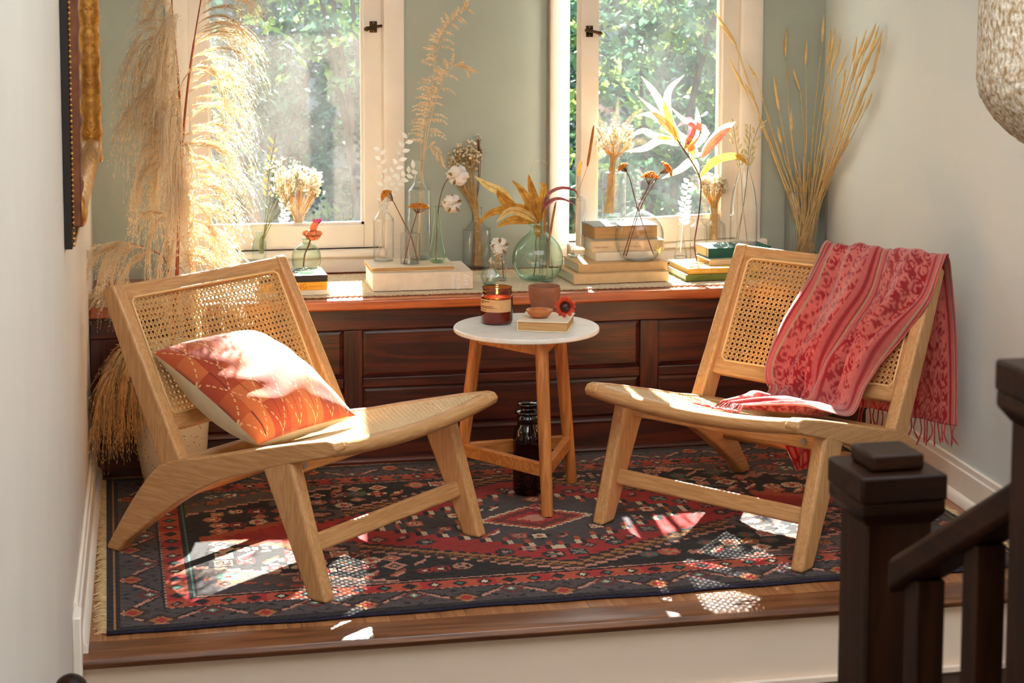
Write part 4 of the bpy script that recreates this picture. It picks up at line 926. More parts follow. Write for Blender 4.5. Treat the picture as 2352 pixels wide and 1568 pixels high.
# ------------------------------------------------------------------ crocheted runner
plain('crochet', S(226, 208, 178), .95, S(206, 184, 150), 160, bump=.5, bscale=600)
A0, A1 = at_z(600, 693, .4955), at_z(1700, 651.5, .4955); yf = (A0.y+A1.y)/2+.012
RW0, RW1, RD = .16, 1.86, .40; nxr, nyr = 560, 130
gx, gy = np.meshgrid(np.linspace(RW0, RW1, nxr), np.linspace(0, RD, nyr))
hz = .0022+.0034*np.abs(np.sin(gx*math.pi/.016+(np.floor(gy/.011) % 2)*1.57))*np.abs(np.sin(gy*math.pi/.011))+rng.normal(0, .0003, gx.shape)
hz += .0012*(np.sin(gy*2*math.pi/.07) > .55)
vv = np.stack([gx, gy, hz], -1).reshape(-1, 3); b0 = (np.arange(nyr-1)[:, None]*nxr+np.arange(nxr-1)[None]).reshape(-1)
me = grid_mesh('runner', vv, np.stack([b0, b0+1, b0+nxr+1, b0+nxr], -1)); me.materials.append(MATS['crochet']); o = bpy.data.objects.new('crochet_runner', me); COL.objects.link(o); o.location = (0, yf, .4955)
tag(o, 'cream crocheted cotton runner lying along the window seat', 'table runner')
g = G(); x_ = RW0; rs = random.Random(2)
while x_ < RW1:
    wl = rs.uniform(.014, .024); pts = [(x_+wl/2+math.cos(a)*wl*.55, -.004+math.sin(a)*.007, .003+.0012*math.sin(a*2)) for a in [k*2*math.pi/10 for k in range(11)]]; g.tube(pts, .0026, 5, cap=False); x_ += wl
g.tube([(RW0+(RW1-RW0)*i/80, .004, .0035) for i in range(81)], .0030, 5)
g.build('looped_edge', 'crochet', o, smooth=True, kind='stuff')

# ================================================================== BOTTLES
def vessel(name, label, cat, px, pyb, z, prof, mat, n=40, group='glass bottles on the window seat', rim=True, facet=False):
    """turned glass: prof = (radius px, height line px) read off the photograph, base centre at pixel (px, pyb)"""
    rb = prof[0][0]; P = at_z(px, pyb-.16*rb, z+.0004); s = mpp(P)
    pts = [(max(.0006, r*s), max(0, (pyb-y)*s)) for r, y in prof]
    if not facet:
        c = catmull([(a, 0, b) for a, b in pts], len(pts)*5); pts = [(max(.0006, q.x), max(0, q.z)) for q in c]
    g = G(); g.lathe(pts, n, cap0=True)
    o = g.build(name, mat, smooth=not facet); o.location = P; tag(o, label, cat, group)
    r0, z0 = pts[0]; G().lathe([(.0005, .0012), (r0*.5, .0016), (r0*.93, .003), (r0*1.0, .0055), (r0*.9, .007), (.0005, .004)], n, cap0=False).build('thick_base', mat, o, smooth=True)
    if rim:
        rt, zt = pts[-1]; G().tube([(rt*math.cos(k*math.pi/12), rt*math.sin(k*math.pi/12), zt) for k in range(25)], .0011, 6, cap=False).build('rim', mat, o, smooth=True)
    return P
CYL = lambda r, b, sh, nr, nb, tp: [(r*.86, b), (r, b-3), (r, sh), (r*.93, sh-5), (r*.6, (sh+nb)/2), (nr, nb), (nr, tp+5), (nr*1.15, tp)]
B = {}
B['rose'] = vessel('round_bottle', 'small round pale green bottle holding an orange dried rose', 'bottle', 704, 630, ZL, [(16, 630), (25, 623), (32, 608), (33.5, 594), (31, 579), (22, 567), (11, 560), (8, 556), (8.5, 551), (12, 549)], 'glass_lightgreen')
B['jarL'] = vessel('glass_jar', 'clear glass jar holding white dried flowers behind the round green bottle', 'vase', 686, 622, ZB, [(17, 622), (18, 616), (18, 530), (17, 520), (18.5, 512)], 'glass_clear')
B['smallL'] = vessel('glass_bottle', 'small clear bottle with white leaf sprig beside the pampas grass', 'bottle', 648, 624, ZB, [(16, 624), (17, 618), (17, 572), (13, 562), (7, 556), (6.5, 546), (8.5, 543)], 'glass_clear')
B['teal'] = vessel('glass_bottle', 'teal green bottle half hidden behind the pampas grass', 'bottle', 596, 632, ZB, [(15, 632), (16, 626), (16, 565), (14, 556), (8, 548), (7, 538), (9, 534)], 'glass_teal')
B['ruscus'] = vessel('apothecary_bottle', 'clear shouldered bottle with white ruscus on the cream books', 'bottle', 881, 601.5, ZM, [(21, 601), (23.3, 597), (23.3, 512), (24, 508), (22, 503), (12, 490), (9.5, 484), (9, 470), (11, 464)], 'glass_clear')
B['wine'] = vessel('wine_bottle', 'tall clear wine bottle with tan reed grass on the cream books', 'bottle', 963, 598, ZM, [(24, 598), (26.3, 593), (26.3, 450), (24, 438), (14, 424), (10.5, 410), (9.6, 385), (10.4, 380), (10, 371)], 'glass_clear')
B['yar'] = vessel('glass_bottle', 'short clear cylinder bottle with two crossed yarrow stems', 'bottle', 942, 608.5, ZM, [(20, 608), (22, 605), (22, 545), (20, 539), (8, 536), (7, 533)], 'glass_clear')
B['cot'] = vessel('bud_vase', 'green teardrop bud vase with a cotton branch', 'vase', 1004, 604.5, ZM, [(13, 604), (18, 598), (20, 585), (17.5, 570), (12, 545), (8.5, 515), (6.8, 490), (7.2, 478), (8.5, 475)], 'glass_lightgreen')
B['gin'] = vessel('glass_bottle', 'wide clear shouldered bottle with brown dried stems before the wall', 'bottle', 1095, 617, ZB, CYL(31.5, 617, 535, 11, 508, 480), 'glass_clear')
B['hex'] = vessel('geometric_vase', 'small faceted pale teal vase near the candle', 'vase', 1125, 655.5, ZB, [(15, 655), (22, 636), (14, 617), (13, 613)], 'glass_teal', n=6, facet=True)
B['cot2'] = vessel('glass_bottle', 'tiny clear bottle with a single cotton boll', 'bottle', 1154, 645, ZB, [(10, 645), (10.5, 640), (10, 610), (6, 594), (5, 585), (6, 582)], 'glass_clear')
B['demi'] = vessel('demijohn', 'large round green glass demijohn with golden leaves', 'vase', 1235, 645, ZB, [(26, 645), (42, 640), (55, 618), (58.5, 594), (52, 570), (36, 550), (21, 537), (16.5, 526), (16.5, 521), (22, 519), (21, 514)], 'glass_green', n=56)
B['slim'] = vessel('glass_bottle', 'slim ribbed clear bottle with two cattails in front of the demijohn', 'bottle', 1257, 648, ZB, [(12, 648), (13, 643), (12.5, 620), (9, 590), (6, 572), (5.5, 563), (7, 560)], 'glass_clear')
B['tall'] = vessel('glass_cylinder', 'tall clear cylinder bottle with foxtail grass on the tan books', 'bottle', 1323, 592, ZR2, [(20, 592), (21, 588), (21, 472), (20, 460), (15, 455), (5, 453.5), (4.5, 450)], 'glass_clear')
B['top'] = vessel('glass_bottle', 'clear shouldered bottle with white flowers on top of the book stack', 'bottle', 1410, 508, ZR5, CYL(28, 508, 404, 11.3, 388, 366), 'glass_clear')
B['flask'] = vessel('round_flask', 'round clear flask with orange yarrow in front of the book stack', 'vase', 1468, 602, ZR2, [(30, 602), (42, 592), (53, 570), (56, 545), (52, 521), (40, 502), (22, 491), (10, 484), (9.5, 470), (11.5, 466)], 'glass_clear', n=56)
B['erl'] = vessel('conical_bottle', 'tiny conical clear bottle with white leaf sprig on the mustard book', 'bottle', 1563, 595, ZG2, [(14, 595), (15, 591), (11, 570), (6.5, 546), (5, 535), (5.5, 528), (4.5, 520), (7, 516)], 'glass_clear')
B['euc'] = vessel('glass_bottle', 'clear lipped bottle with dark twig of long leaves on the mustard book', 'bottle', 1604, 609, ZG2, [(18, 609), (19.6, 605), (19.6, 530), (18, 521), (10, 514), (8, 508), (8, 494), (12, 490), (12, 487)], 'glass_clear')
B['gyp'] = vessel('apothecary_bottle', 'clear apothecary bottle with white dried bouquet behind the dark green book', 'bottle', 1641, 602, ZB, [(22, 602), (24, 596), (24, 528), (21, 516), (13, 509), (11.5, 502), (11.5, 488), (15, 484), (15, 479)], 'glass_clear')
B['milk'] = vessel('milk_bottle', 'tall clear milk bottle with oat stems on the dark green book', 'bottle', 1707, 564, ZG4, [(28, 564), (31, 559), (31, 500), (29, 465), (23, 432), (15, 405), (12, 392), (13.5, 388), (12.5, 381)], 'glass_clear', n=48)
B['wheat'] = vessel('cylinder_vase', 'large clear cylinder vase full of wheat in the right corner', 'vase', 1849, 605, .495, [(45, 605), (47, 601), (47.5, 560), (48, 500), (48, 444)], 'glass_clear', n=56)

# ================================================================== DRIED STEMS
for nm, c1, c2, tr in (('stem_tan', (222, 184, 118), (192, 148, 84), .25), ('stem_brown', (140, 92, 50), (104, 64, 34), 0), ('stem_straw', (244, 220, 164), (226, 194, 128), .3), ('stem_green', (132, 130, 78), (104, 104, 60), 0),
                       ('white_leaf', (250, 248, 242), (240, 236, 224), .5), ('white_blossom', (252, 250, 242), (240, 230, 208), .45), ('cream_blossom', (252, 244, 224), (240, 224, 188), .35), ('yarrow', (250, 186, 70), (230, 150, 44), .5),
                       ('golden_leaf', (212, 164, 72), (172, 118, 42), .45), ('pale_leaf', (244, 222, 160), (226, 190, 110), .5), ('pink_leaf', (230, 158, 150), (214, 124, 122), .5), ('mauve_leaf', (178, 110, 116), (140, 76, 88), .4),
                       ('cotton', (250, 246, 238), (238, 230, 216), .15), ('bract', (150, 116, 62), (112, 82, 42), 0), ('reed', (244, 222, 186), (224, 192, 146), .4), ('pampas_white', (248, 234, 210), (238, 214, 178), .5), ('pampas_tan', (254, 240, 212), (246, 220, 178), .5),
                       ('pampas_dark', (232, 190, 128), (206, 158, 98), .4), ('pampas_stem', (168, 88, 44), (140, 66, 32), 0), ('twig', (112, 58, 50), (84, 40, 36), 0), ('rose_petal', (242, 160, 110), (226, 124, 80), .15), ('rose_tip', (132, 40, 66), (100, 26, 52), .2),
                       ('wheat_ear', (248, 226, 172), (232, 200, 136), .35), ('cattail', (186, 122, 48), (150, 90, 34), .1), ('oat', (232, 222, 180), (206, 196, 146), .4)):
    plain(nm, S(*c1), .7, S(*c2), 55, trans=tr)
def pth(pts, Y, n=12): return catmull([at_y(p[0], p[1], Y+(p[2] if len(p) > 2 else 0)) for p in pts], n)
def inside(P, x, y): return at_y(x, y, P.y)
def stemmed(name, label, cat, root, group='dried stems in the bottles'):
    return thing(name, label, cat, root, 0, group)
def loc(pts, root): r = Vector(root); return [Vector(p)-r for p in pts]

def bouquet(label, P, foot, neck, top, w_top, h_top, n, stem_mat, head_mat, hr, name='dried_flower_bunch', spread=4, ns=None, seed=1, dome=True):
    """bunch of thin stems from foot through the neck to a cloud of tiny blossoms (pixels)"""
    rs = random.Random(seed); R0 = at_y(*foot, P.y); t = stemmed(name, label, 'dried flowers', R0); s = mpp(P); g = G(); b = G()
    for k in range(n):
        u = rs.uniform(-1, 1); v = rs.uniform(-1, 1); dx = u*w_top; yy_ = top[1]-rs.uniform(-1, 1)*h_top-(h_top*.5*(1-u*u) if dome else 0); dep = v*w_top*s*.7
        pts = pth([(foot[0]+rs.uniform(-1, 1)*spread*1.6, foot[1]), (neck[0]+rs.uniform(-1, 1)*spread, neck[1]), (top[0]+dx*.75, (top[1]*2+neck[1])/3+6, dep*.5), (top[0]+dx, yy_, dep)], P.y, 8)
        pts = loc(pts, R0); g.tube(pts, [.0008]*6+[.0006, .0005], 4)
        for q in range(rs.choice((4, 5, 6, 7))):
            e = pts[-1]+V3(rs.uniform(-1, 1), rs.uniform(-1, 1), rs.uniform(-1.4, .9))*hr*3.2; b.ball(e, hr*rs.uniform(.7, 1.35), 1, (1, 1, .8)); g.tube([pts[-2], e], .0004, 3)
    g.build('stems', stem_mat, t, kind='stuff'); b.build('blossoms', head_mat, t, smooth=True, kind='stuff'); return t
bouquet('white dried baby-breath bunch behind the round green bottle', B['jarL'], (684, 610), (685, 515), (682, 420), 54, 22, 110, 'stem_tan', 'white_blossom', .0046, seed=1, spread=10)
bouquet('brown dried stems with cream blossoms in the wide clear bottle', B['gin'], (1100, 610), (1094, 488), (1064, 362), 34, 26, 60, 'stem_tan', 'cream_blossom', .0042, seed=2, spread=7)
bouquet('white dried bunch in the bottle on top of the book stack', B['top'], (1398, 490), (1408, 372), (1412, 318), 40, 26, 60, 'stem_tan', 'white_blossom', .0036, seed=3, spread=7)
bouquet('round white dried bouquet behind the dark green book', B['gyp'], (1640, 580), (1640, 482), (1638, 424), 27, 14, 80, 'stem_tan', 'white_blossom', .0036, seed=4, spread=8)
bouquet('small sprig of cream buds in the faceted vase', B['hex'], (1118, 648), (1126, 618), (1143, 598), 15, 14, 9, 'stem_tan', 'cream_blossom', .0026, seed=5, spread=3, name='dried_flower_sprig')
bouquet('thin sprig of pale buds leaning in the wide clear bottle', B['gin'], (1086, 612), (1093, 500), (1099, 345), 8, 22, 5, 'stem_brown', 'cream_blossom', .0026, seed=6, spread=3, name='dried_flower_sprig')
bouquet('greenish dried filler flowers behind the pampas plume', B['teal'], (600, 615), (605, 540), (650, 385), 40, 16, 16, 'stem_green', 'white_blossom', .0034, seed=7, spread=4)

def yarrow(label, P, pts, head, w_, h_, tilt=0, seed=1):
    rs = random.Random(seed); path = pth(pts, P.y, 14); R0 = path[0]; t = stemmed('yarrow_stem', label, 'dried flower', R0); s = mpp(P)
    G().tube(loc(path, R0), [.0017]*10+[.0015]*4, 6).build('stem', 'stem_brown', t, smooth=True)
    hd = at_y(*head, P.y)-R0; g = G(); br = G(); tip = path[-1]-R0
    rt = Matrix.Rotation(tilt, 3, CF)
    for k in range(150):
        a, r_ = rs.uniform(0, 6.28), math.sqrt(rs.random()); q = V3(math.cos(a)*r_*w_*s, math.sin(a)*r_*w_*s*.8, (1-r_*r_)*h_*s*.55+rs.uniform(-1, 1)*s*1.2); q = hd+rt @ q; g.ball(q, rs.uniform(1.6, 2.6)*s, 1)
        if k % 5 == 0: br.tube([tip, (tip+q)/2+rt @ V3(0, 0, -2*s), q], .0005, 3)
    g.build('flower_head', 'yarrow', t, smooth=True, kind='stuff'); br.build('branchlets', 'stem_brown', t, kind='stuff')
yarrow('orange yarrow leaning left over the shouldered bottle', B['yar'], [(960, 604), (945, 545), (925, 505), (903, 462)], (888, 450), 15, 22, -.75, 1)
yarrow('upright orange yarrow in the short cylinder bottle', B['yar'], [(928, 605), (941, 548), (953, 505), (958, 490)], (962, 476), 24, 15, .05, 2)
yarrow('small left orange yarrow in the round flask', B['flask'], [(1502, 588), (1465, 480), (1448, 415), (1440, 395)], (1431, 384), 13, 14, -.6, 3)
yarrow('full orange yarrow in the middle of the round flask', B['flask'], [(1432, 586), (1466, 478), (1484, 440), (1490, 425)], (1493, 408), 20, 24, .1, 4)
yarrow('right-hand orange yarrow in the round flask', B['flask'], [(1438, 588), (1470, 480), (1500, 425), (1516, 398)], (1531, 388), 20, 16, 1.0, 5)

def boll(label, P, pts, heads, seed):
    rs = random.Random(seed); path = pth(pts, P.y, 16); R0 = path[0]; t = stemmed('cotton_stem', label, 'dried flower', R0); s = mpp(P)
    G().tube(loc(path, R0), .0016, 6).build('stem', 'stem_brown', t, smooth=True)
    for hx_, hy2, r_, sx, sy in heads:
        c = at_y(hx_, hy2, P.y)-R0; g = G()
        if sx: G().tube(loc(pth([(sx, sy), ((sx+hx_)/2, (sy+hy2)/2+3), (hx_, hy2)], P.y, 6), R0), .0012, 5).build('branch', 'stem_brown', t)
        for k in range(6):
            a = k*1.047; q = c+V3(math.cos(a)*.45, rs.uniform(-.4, .4), math.sin(a)*.45)*r_*s
            V0, F0 = ICO[3]; vv_ = []
            for p in V0:
                n_ = 1+.16*math.sin(p[0]*9+k)*math.sin(p[1]*11+k*2)+.10*math.sin(p[2]*17+k)+rs.uniform(-.06, .06); vv_.append(tuple(q+Vector(p)*r_*s*.60*n_))
            g.add(vv_, F0)
        g.build('cotton_lobe', 'cotton', t, smooth=True)
        bg_ = G()
        for k in range(5):
            a = k*1.2566+.4; d_ = V3(math.cos(a), -.55, math.sin(a)); bg_.leaf([c+d_*r_*s*.35+V3(0, -r_*s*.3, 0), c+d_*r_*s*.8+V3(0, -r_*s*.1, 0), c+d_*r_*s*1.1], 4.2*s)
        bg_.build('bract', 'bract', t, smooth=True)
boll('brown branch with two white cotton bolls in the green bud vase', B['cot'], [(1001, 598), (1004, 520), (1008, 470), (1018, 430), (1032, 405)], [(1051, 402, 23, 0, 0), (1038, 467, 21, 1007, 474)], 1)
boll('single white cotton boll in the tiny bottle', B['cot2'], [(1156, 638), (1154, 600), (1150, 578)], [(1147, 566, 20, 0, 0)], 2)

def ruscus(label, P, stems, name='ruscus_branch', seed=1, lw=5.2, ll_=20):
    rs = random.Random(seed); t = None; s = mpp(P)
    for pts, frm in stems:
        path = pth(pts, P.y, 26)
        if t is None: R0 = path[0]; t = stemmed(name, label, 'dried branch', R0)
        lp = loc(path, R0); G().tube(lp, [.0012]*20+[.0007]*6, 5).build('stem', 'white_leaf', t, smooth=True)
        n0 = int(26*frm)
        for k in range(n0, 25, 2):
            for sd_ in (-1, 1):
                p = lp[min(25, k+(1 if sd_ > 0 else 0))]; d_ = (lp[min(25, k+1)]-lp[max(0, k-1)]).normalized(); sdv = d_.cross(CF)*sd_; dd_ = (d_*.55+sdv*.8+CF*rs.uniform(-.5, .5)).normalized(); L = ll_*s*rs.uniform(.75, 1.15)
                G().leaf([p, p+dd_*L*.35, p+dd_*L*.7+V3(0, 0, -L*.04), p+dd_*L+V3(0, 0, -L*.02)], lw*s, up=-CF, fold=.2, prof=lambda x: max(.03, math.sin(math.pi*x**.75))).build('leaf', 'white_leaf', t, smooth=True)
ruscus('bleached white ruscus branch in the shouldered bottle', B['ruscus'], [([(868, 592), (878, 520), (882, 470), (880, 410), (872, 345)], .42), ([(868, 592), (880, 500), (892, 430), (915, 370), (938, 308)], .5), ([(868, 592), (882, 500), (905, 430), (950, 388)], .55)], seed=1)
ruscus('bleached white leaf sprig in the tiny conical bottle', B['erl'], [([(1563, 580), (1568, 520), (1574, 470), (1582, 412)], .38)], seed=2, ll_=19)
ruscus('bleached white leaf sprig beside the pampas grass', B['smallL'], [([(648, 612), (650, 540), (655, 490), (652, 440)], .4)], seed=3, ll_=18)

def reed(label, P, pts, side, seed, dens=46, L0=34, t0=.42):
    rs = random.Random(seed); path = pth(pts, P.y, 30); R0 = path[0]; t = stemmed('reed_plume', label, 'dried grass', R0); s = mpp(P); lp = loc(path, R0)
    G().tube(lp, [.0016]*20+[.0009]*10, 5).build('stem', 'reed', t, smooth=True); g = G()
    for k in range(dens):
        x_ = t0+(1-t0)*k/dens; i = min(28, int(x_*29)); p = lp[i].lerp(lp[i+1], x_*29-i); d_ = (lp[i+1]-lp[i]).normalized(); sd_ = 1 if rs.random() < side else -1
        sv = d_.cross(CF)*sd_; L = L0*s*(1.25-x_*.8)*rs.uniform(.6, 1.3); dd_ = (d_*.9+sv*.55+CF*rs.uniform(-.5, .5)).normalized(); q = p; bp_ = [q]
        for m in range(5): dd_ = (dd_+V3(0, 0, -.26)+sv*.1).normalized(); q = q+dd_*L/5; bp_.append(q)
        g.tube(bp_, .0005, 3)
        for m in range(1, 6):
            for w_ in range(2):
                e = bp_[m]; dl = (dd_+V3(rs.uniform(-.5, .5), rs.uniform(-.5, .5), rs.uniform(-.8, .2))).normalized(); g.leaf([e, e+dl*4.5*s, e+dl*9*s], 1.3*s, up=-CF)
    g.build('plume', 'reed', t, kind='stuff')
reed('tallest tan reed plume rising from the wine bottle', B['wine'], [(958, 590), (966, 440), (972, 360), (985, 250), (1005, 120), (1030, 60), (1077, 16)], .7, 1, 60, 36, .38)
reed('tan reed plume bending right from the wine bottle', B['wine'], [(968, 590), (968, 440), (974, 360), (990, 270), (1012, 200), (1042, 152), (1082, 160)], .8, 2, 44, 40, .42)
reed('short drooping reed curving over to the right of the wine bottle', B['wine'], [(962, 590), (966, 440), (968, 365), (985, 336), (1005, 345), (1016, 378)], .6, 3, 14, 16, .6)
P = B['wine']; pt_ = pth([(960, 590), (966, 400), (965, 330), (955, 292), (935, 284)], P.y, 16); o = G().tube(loc(pt_, pt_[0]), .0005, 4).build('grass_blade', 'reed'); o.location = pt_[0]; tag(o, 'thin curling grass blade left of the reed plumes', 'dried grass')

def blades(name, label, cat, P, trunk, lv, wid, matseq, seed=1, tw=.0016, trunk_mat='stem_brown'):
    rs = random.Random(seed); s = mpp(P); path = pth(trunk, P.y, 16); R0 = path[0]; t = stemmed(name, label, cat, R0); G().tube(loc(path, R0), tw, 6).build('stem', trunk_mat, t, smooth=True)
    for k, pts in enumerate(lv):
        w_ = wid
        if isinstance(pts[0], (int, float)): w_ = wid*pts[0]; pts = pts[1]
        dep = rs.uniform(-1, 1)*18*s; q = pth([(p[0], p[1], dep*i/(len(pts)-1)) for i, p in enumerate(pts)], P.y, 12)
        o = G().leaf(loc(q, R0), w_*s, up=-CF, fold=rs.uniform(.05, .35), twist=rs.uniform(-.5, .5)).build('leaf', matseq[k % len(matseq)], t, smooth=True)
        G().tube(loc([p-CF*.0006 for p in q[:10]], R0), .0006, 3).build('midrib', 'stem_brown', o)
    return t
blades('golden_leaf_branch', 'branch of curling golden brown leaves in the green demijohn', 'dried branch', B['demi'], [(1226, 634), (1232, 590), (1230, 560), (1236, 520), (1236, 500)],
       [[(1236, 512), (1222, 478), (1200, 440), (1175, 413)], [(1238, 510), (1232, 470), (1220, 430), (1214, 400)], [(1236, 512), (1200, 478), (1160, 480), (1120, 492), (1097, 520)], [(1236, 512), (1205, 490), (1170, 484), (1140, 510)],
        [(1232, 512), (1195, 505), (1165, 508), (1140, 522)], (1.1, [(1230, 512), (1220, 490), (1212, 470), (1218, 452)]), [(1240, 512), (1246, 470), (1250, 430), (1240, 420)], [(1180, 465), (1150, 440), (1120, 425), (1090, 404)], (1.2, [(1185, 470), (1165, 465), (1150, 448), (1142, 436)]),
        (.9, [(1238, 512), (1228, 490), (1222, 468), (1228, 440)]), (1, [(1236, 545), (1236, 532), (1233, 518), (1232, 510)])], 10, ['golden_leaf', 'golden_leaf', 'golden_leaf', 'pale_leaf'], 1)
blades('mauve_leaf_sprig', 'arching mauve leaves reaching right over the demijohn', 'dried branch', B['demi'], [(1240, 630), (1240, 560), (1244, 510), (1246, 480)],
       [[(1246, 490), (1256, 450), (1285, 432), (1318, 436), (1328, 452)], [(1246, 485), (1262, 462), (1290, 456), (1326, 472)], (1.5, [(1252, 482), (1256, 468), (1266, 462), (1275, 460)])], 4, ['mauve_leaf', 'mauve_leaf', 'pink_leaf'], 2, .001)
P = B['demi']; pt_ = pth([(1240, 620), (1238, 540), (1236, 490), (1222, 420), (1220, 385), (1240, 366), (1258, 376)], P.y, 20); o = G().tube(loc(pt_, pt_[0]), .0007, 4).build('grass_blade', 'pale_leaf'); o.location = pt_[0]; tag(o, 'thin pale curling tendril above the demijohn', 'dried grass')
blades('long_leaf_branch', 'dark red twig with long cream, yellow and pink leaves in the right window', 'dried branch', B['euc'], [(1601, 600), (1595, 560), (1604, 500), (1610, 440), (1605, 400), (1575, 350), (1555, 320)],
       [[(1560, 330), (1535, 290), (1500, 265), (1468, 262)], [(1560, 335), (1520, 320), (1480, 340), (1435, 348)], [(1560, 330), (1540, 280), (1505, 215), (1473, 175)], [(1552, 320), (1535, 270), (1535, 210), (1572, 172)], [(1570, 345), (1590, 320), (1602, 280), (1600, 245)],
        [(1575, 350), (1600, 330), (1620, 300), (1570, 275), (1540, 245)], [(1610, 365), (1630, 330), (1660, 295), (1690, 280)], (1.1, [(1612, 370), (1625, 340), (1655, 310), (1688, 282)]), [(1560, 330), (1590, 345), (1600, 355), (1612, 350)], [(1540, 310), (1528, 288), (1510, 262), (1466, 222)],
        [(1605, 400), (1590, 370), (1560, 390), (1520, 410)], [(1605, 410), (1640, 370), (1690, 358), (1720, 378)], [(1570, 345), (1590, 300), (1580, 275), (1555, 292)], (.8, [(1555, 320), (1500, 310), (1475, 300), (1440, 318)]), [(1590, 370), (1585, 330), (1560, 310), (1545, 280)]],
       9.5, ['pale_leaf', 'pale_leaf', 'pale_leaf', 'pale_leaf', 'pale_leaf', 'pink_leaf', 'pale_leaf', 'pink_leaf', 'pale_leaf', 'pink_leaf', 'pale_leaf', 'golden_leaf', 'mauve_leaf'], 3, .0022, 'twig')
def spike(name, label, P, pts, head, r_, mat, cat='dried grass', group=None, smat='stem_tan', n=8):
    path = pth(pts, P.y, 16); R0 = path[0]; t = stemmed(name, label, cat, R0); G().tube(loc(path, R0), .0009, 5).build('stem', smat, t, smooth=True)
    hp = loc(pth(head, P.y, 12), R0); s = mpp(P); g = G()
    g.tube(hp, [r_*s*q for q in (.45, .85, 1, 1, 1, 1, 1, 1, 1, .95, .8, .3)], n); rs = random.Random(len(label))
    for k in range(160):
        i = rs.randrange(12); p = hp[i]; g.leaf([p, p+V3(rs.uniform(-1, 1), rs.uniform(-1, 1), rs.uniform(-.2, 1)).normalized()*r_*s*1.8], .3*s)
    g.build('seed_head', mat, t, smooth=True)
spike('foxtail_stem', 'taller foxtail grass in the tall cylinder bottle', B['tall'], [(1310, 582), (1320, 500), (1325, 452), (1350, 380)], [(1349, 382), (1356, 340), (1364, 288)], 3.2, 'cattail')
spike('foxtail_stem', 'shorter foxtail grass in the tall cylinder bottle', B['tall'], [(1316, 582), (1322, 500), (1325, 452), (1327, 405)], [(1327, 405), (1331, 385), (1337, 370)], 2.6, 'yarrow')
spike('cattail_stem', 'right cattail leaning in the slim ribbed bottle', B['slim'], [(1258, 640), (1260, 580), (1262, 550)], [(1262, 550), (1269, 505), (1277, 462)], 2.6, 'cattail')
spike('cattail_stem', 'left upright cattail in the slim ribbed bottle', B['slim'], [(1255, 640), (1257, 580), (1251, 534)], [(1251, 534), (1252, 505), (1253, 478)], 2.4, 'cattail')
def oats(label, P, pts, seed, nsp=22):
    rs = random.Random(seed); path = pth(pts, P.y, 20); R0 = path[0]; t = stemmed('oat_stem', label, 'dried grass', R0); s = mpp(P); lp = loc(path, R0)
    G().tube(lp, .0009, 5).build('stem', 'stem_green', t, smooth=True); g = G()
    for k in range(nsp):
        x_ = .58+.42*k/nsp; i = min(18, int(x_*19)); p = lp[i]; d_ = (lp[i+1]-lp[i]).normalized(); sv = d_.cross(CF)*rs.choice((-1, 1)); q = p+sv*rs.uniform(2, 7)*s+V3(0, rs.uniform(-4, 4)*s, 0)
        g.tube([p, q], .0003, 3); dd_ = (d_*.7+sv*.35).normalized(); g.tube([q, q+dd_*4*s, q+dd_*9*s, q+dd_*14*s], [.2*s, 2.4*s, 1.8*s, .2*s], 5)
    g.build('spikelets', 'oat', t, kind='stuff')
oats('left oat stem in the milk bottle', B['milk'], [(1716, 552), (1706, 470), (1702, 400), (1692, 340), (1682, 272)], 1)
oats('middle oat stem in the milk bottle', B['milk'], [(1695, 552), (1706, 480), (1716, 400), (1720, 340), (1724, 285)], 2)
oats('right oat stem in the milk bottle', B['milk'], [(1690, 552), (1708, 470), (1718, 390), (1728, 330), (1752, 268)], 3)
oats('golden oat stem behind the pampas plume', B['teal'], [(600, 620), (606, 540), (612, 470), (618, 400), (632, 310)], 4)
# rose
P = B['rose']; s = mpp(P); path = pth([(697, 612), (700, 585), (708, 565), (714, 548)], P.y, 10); R0 = path[0]; t = stemmed('dried_rose', 'orange dried rose with purple tip in the round green bottle', 'dried flower', R0)
G().tube(loc(path, R0), .0024, 6).build('stem', 'stem_brown', t, smooth=True)
c = at_y(718, 538, P.y)-R0; g = G()
for k in range(14):
    a = k*2*math.pi/14*2; lay_ = k//7; d_ = V3(math.cos(a), math.sin(a), 0); r_ = (19, 13)[lay_]*s
    g2 = [c+V3(0, 0, 9*s), c+d_*r_*.8+V3(0, 0, 6*s), c+d_*r_+V3(0, 0, -3*s), c+d_*r_*.75+V3(0, 0, -13*s)]
    G().leaf(catmull(g2, 8), 9.5*s, up=(0, 0, 1), fold=.4).build('petal', 'rose_petal', t, smooth=True)
g = G(); g.ball(c+V3(0, 0, -2*s), 15*s, 2, (1, 1, .85)); g.build('hip', 'rose_petal', t, smooth=True)
g = G(); g.tube(loc(pth([(718, 534), (721, 520), (726, 510)], P.y, 6), R0), [7*s, 8*s, 8*s, 7.5*s, 8*s, 7*s], 9); g.build('bud', 'rose_petal', t, smooth=True)
g = G()
for k in range(9): a = k*.7; tp = at_y(728, 508, P.y)-R0; g.leaf([tp+V3(math.cos(a)*4*s, math.sin(a)*4*s, -6*s), tp+V3(math.cos(a)*8*s, math.sin(a)*8*s, 0), tp+V3(math.cos(a)*9*s, math.sin(a)*9*s, 6*s)], 3*s)
g.build('bud_tip', 'rose_tip', t, smooth=True)

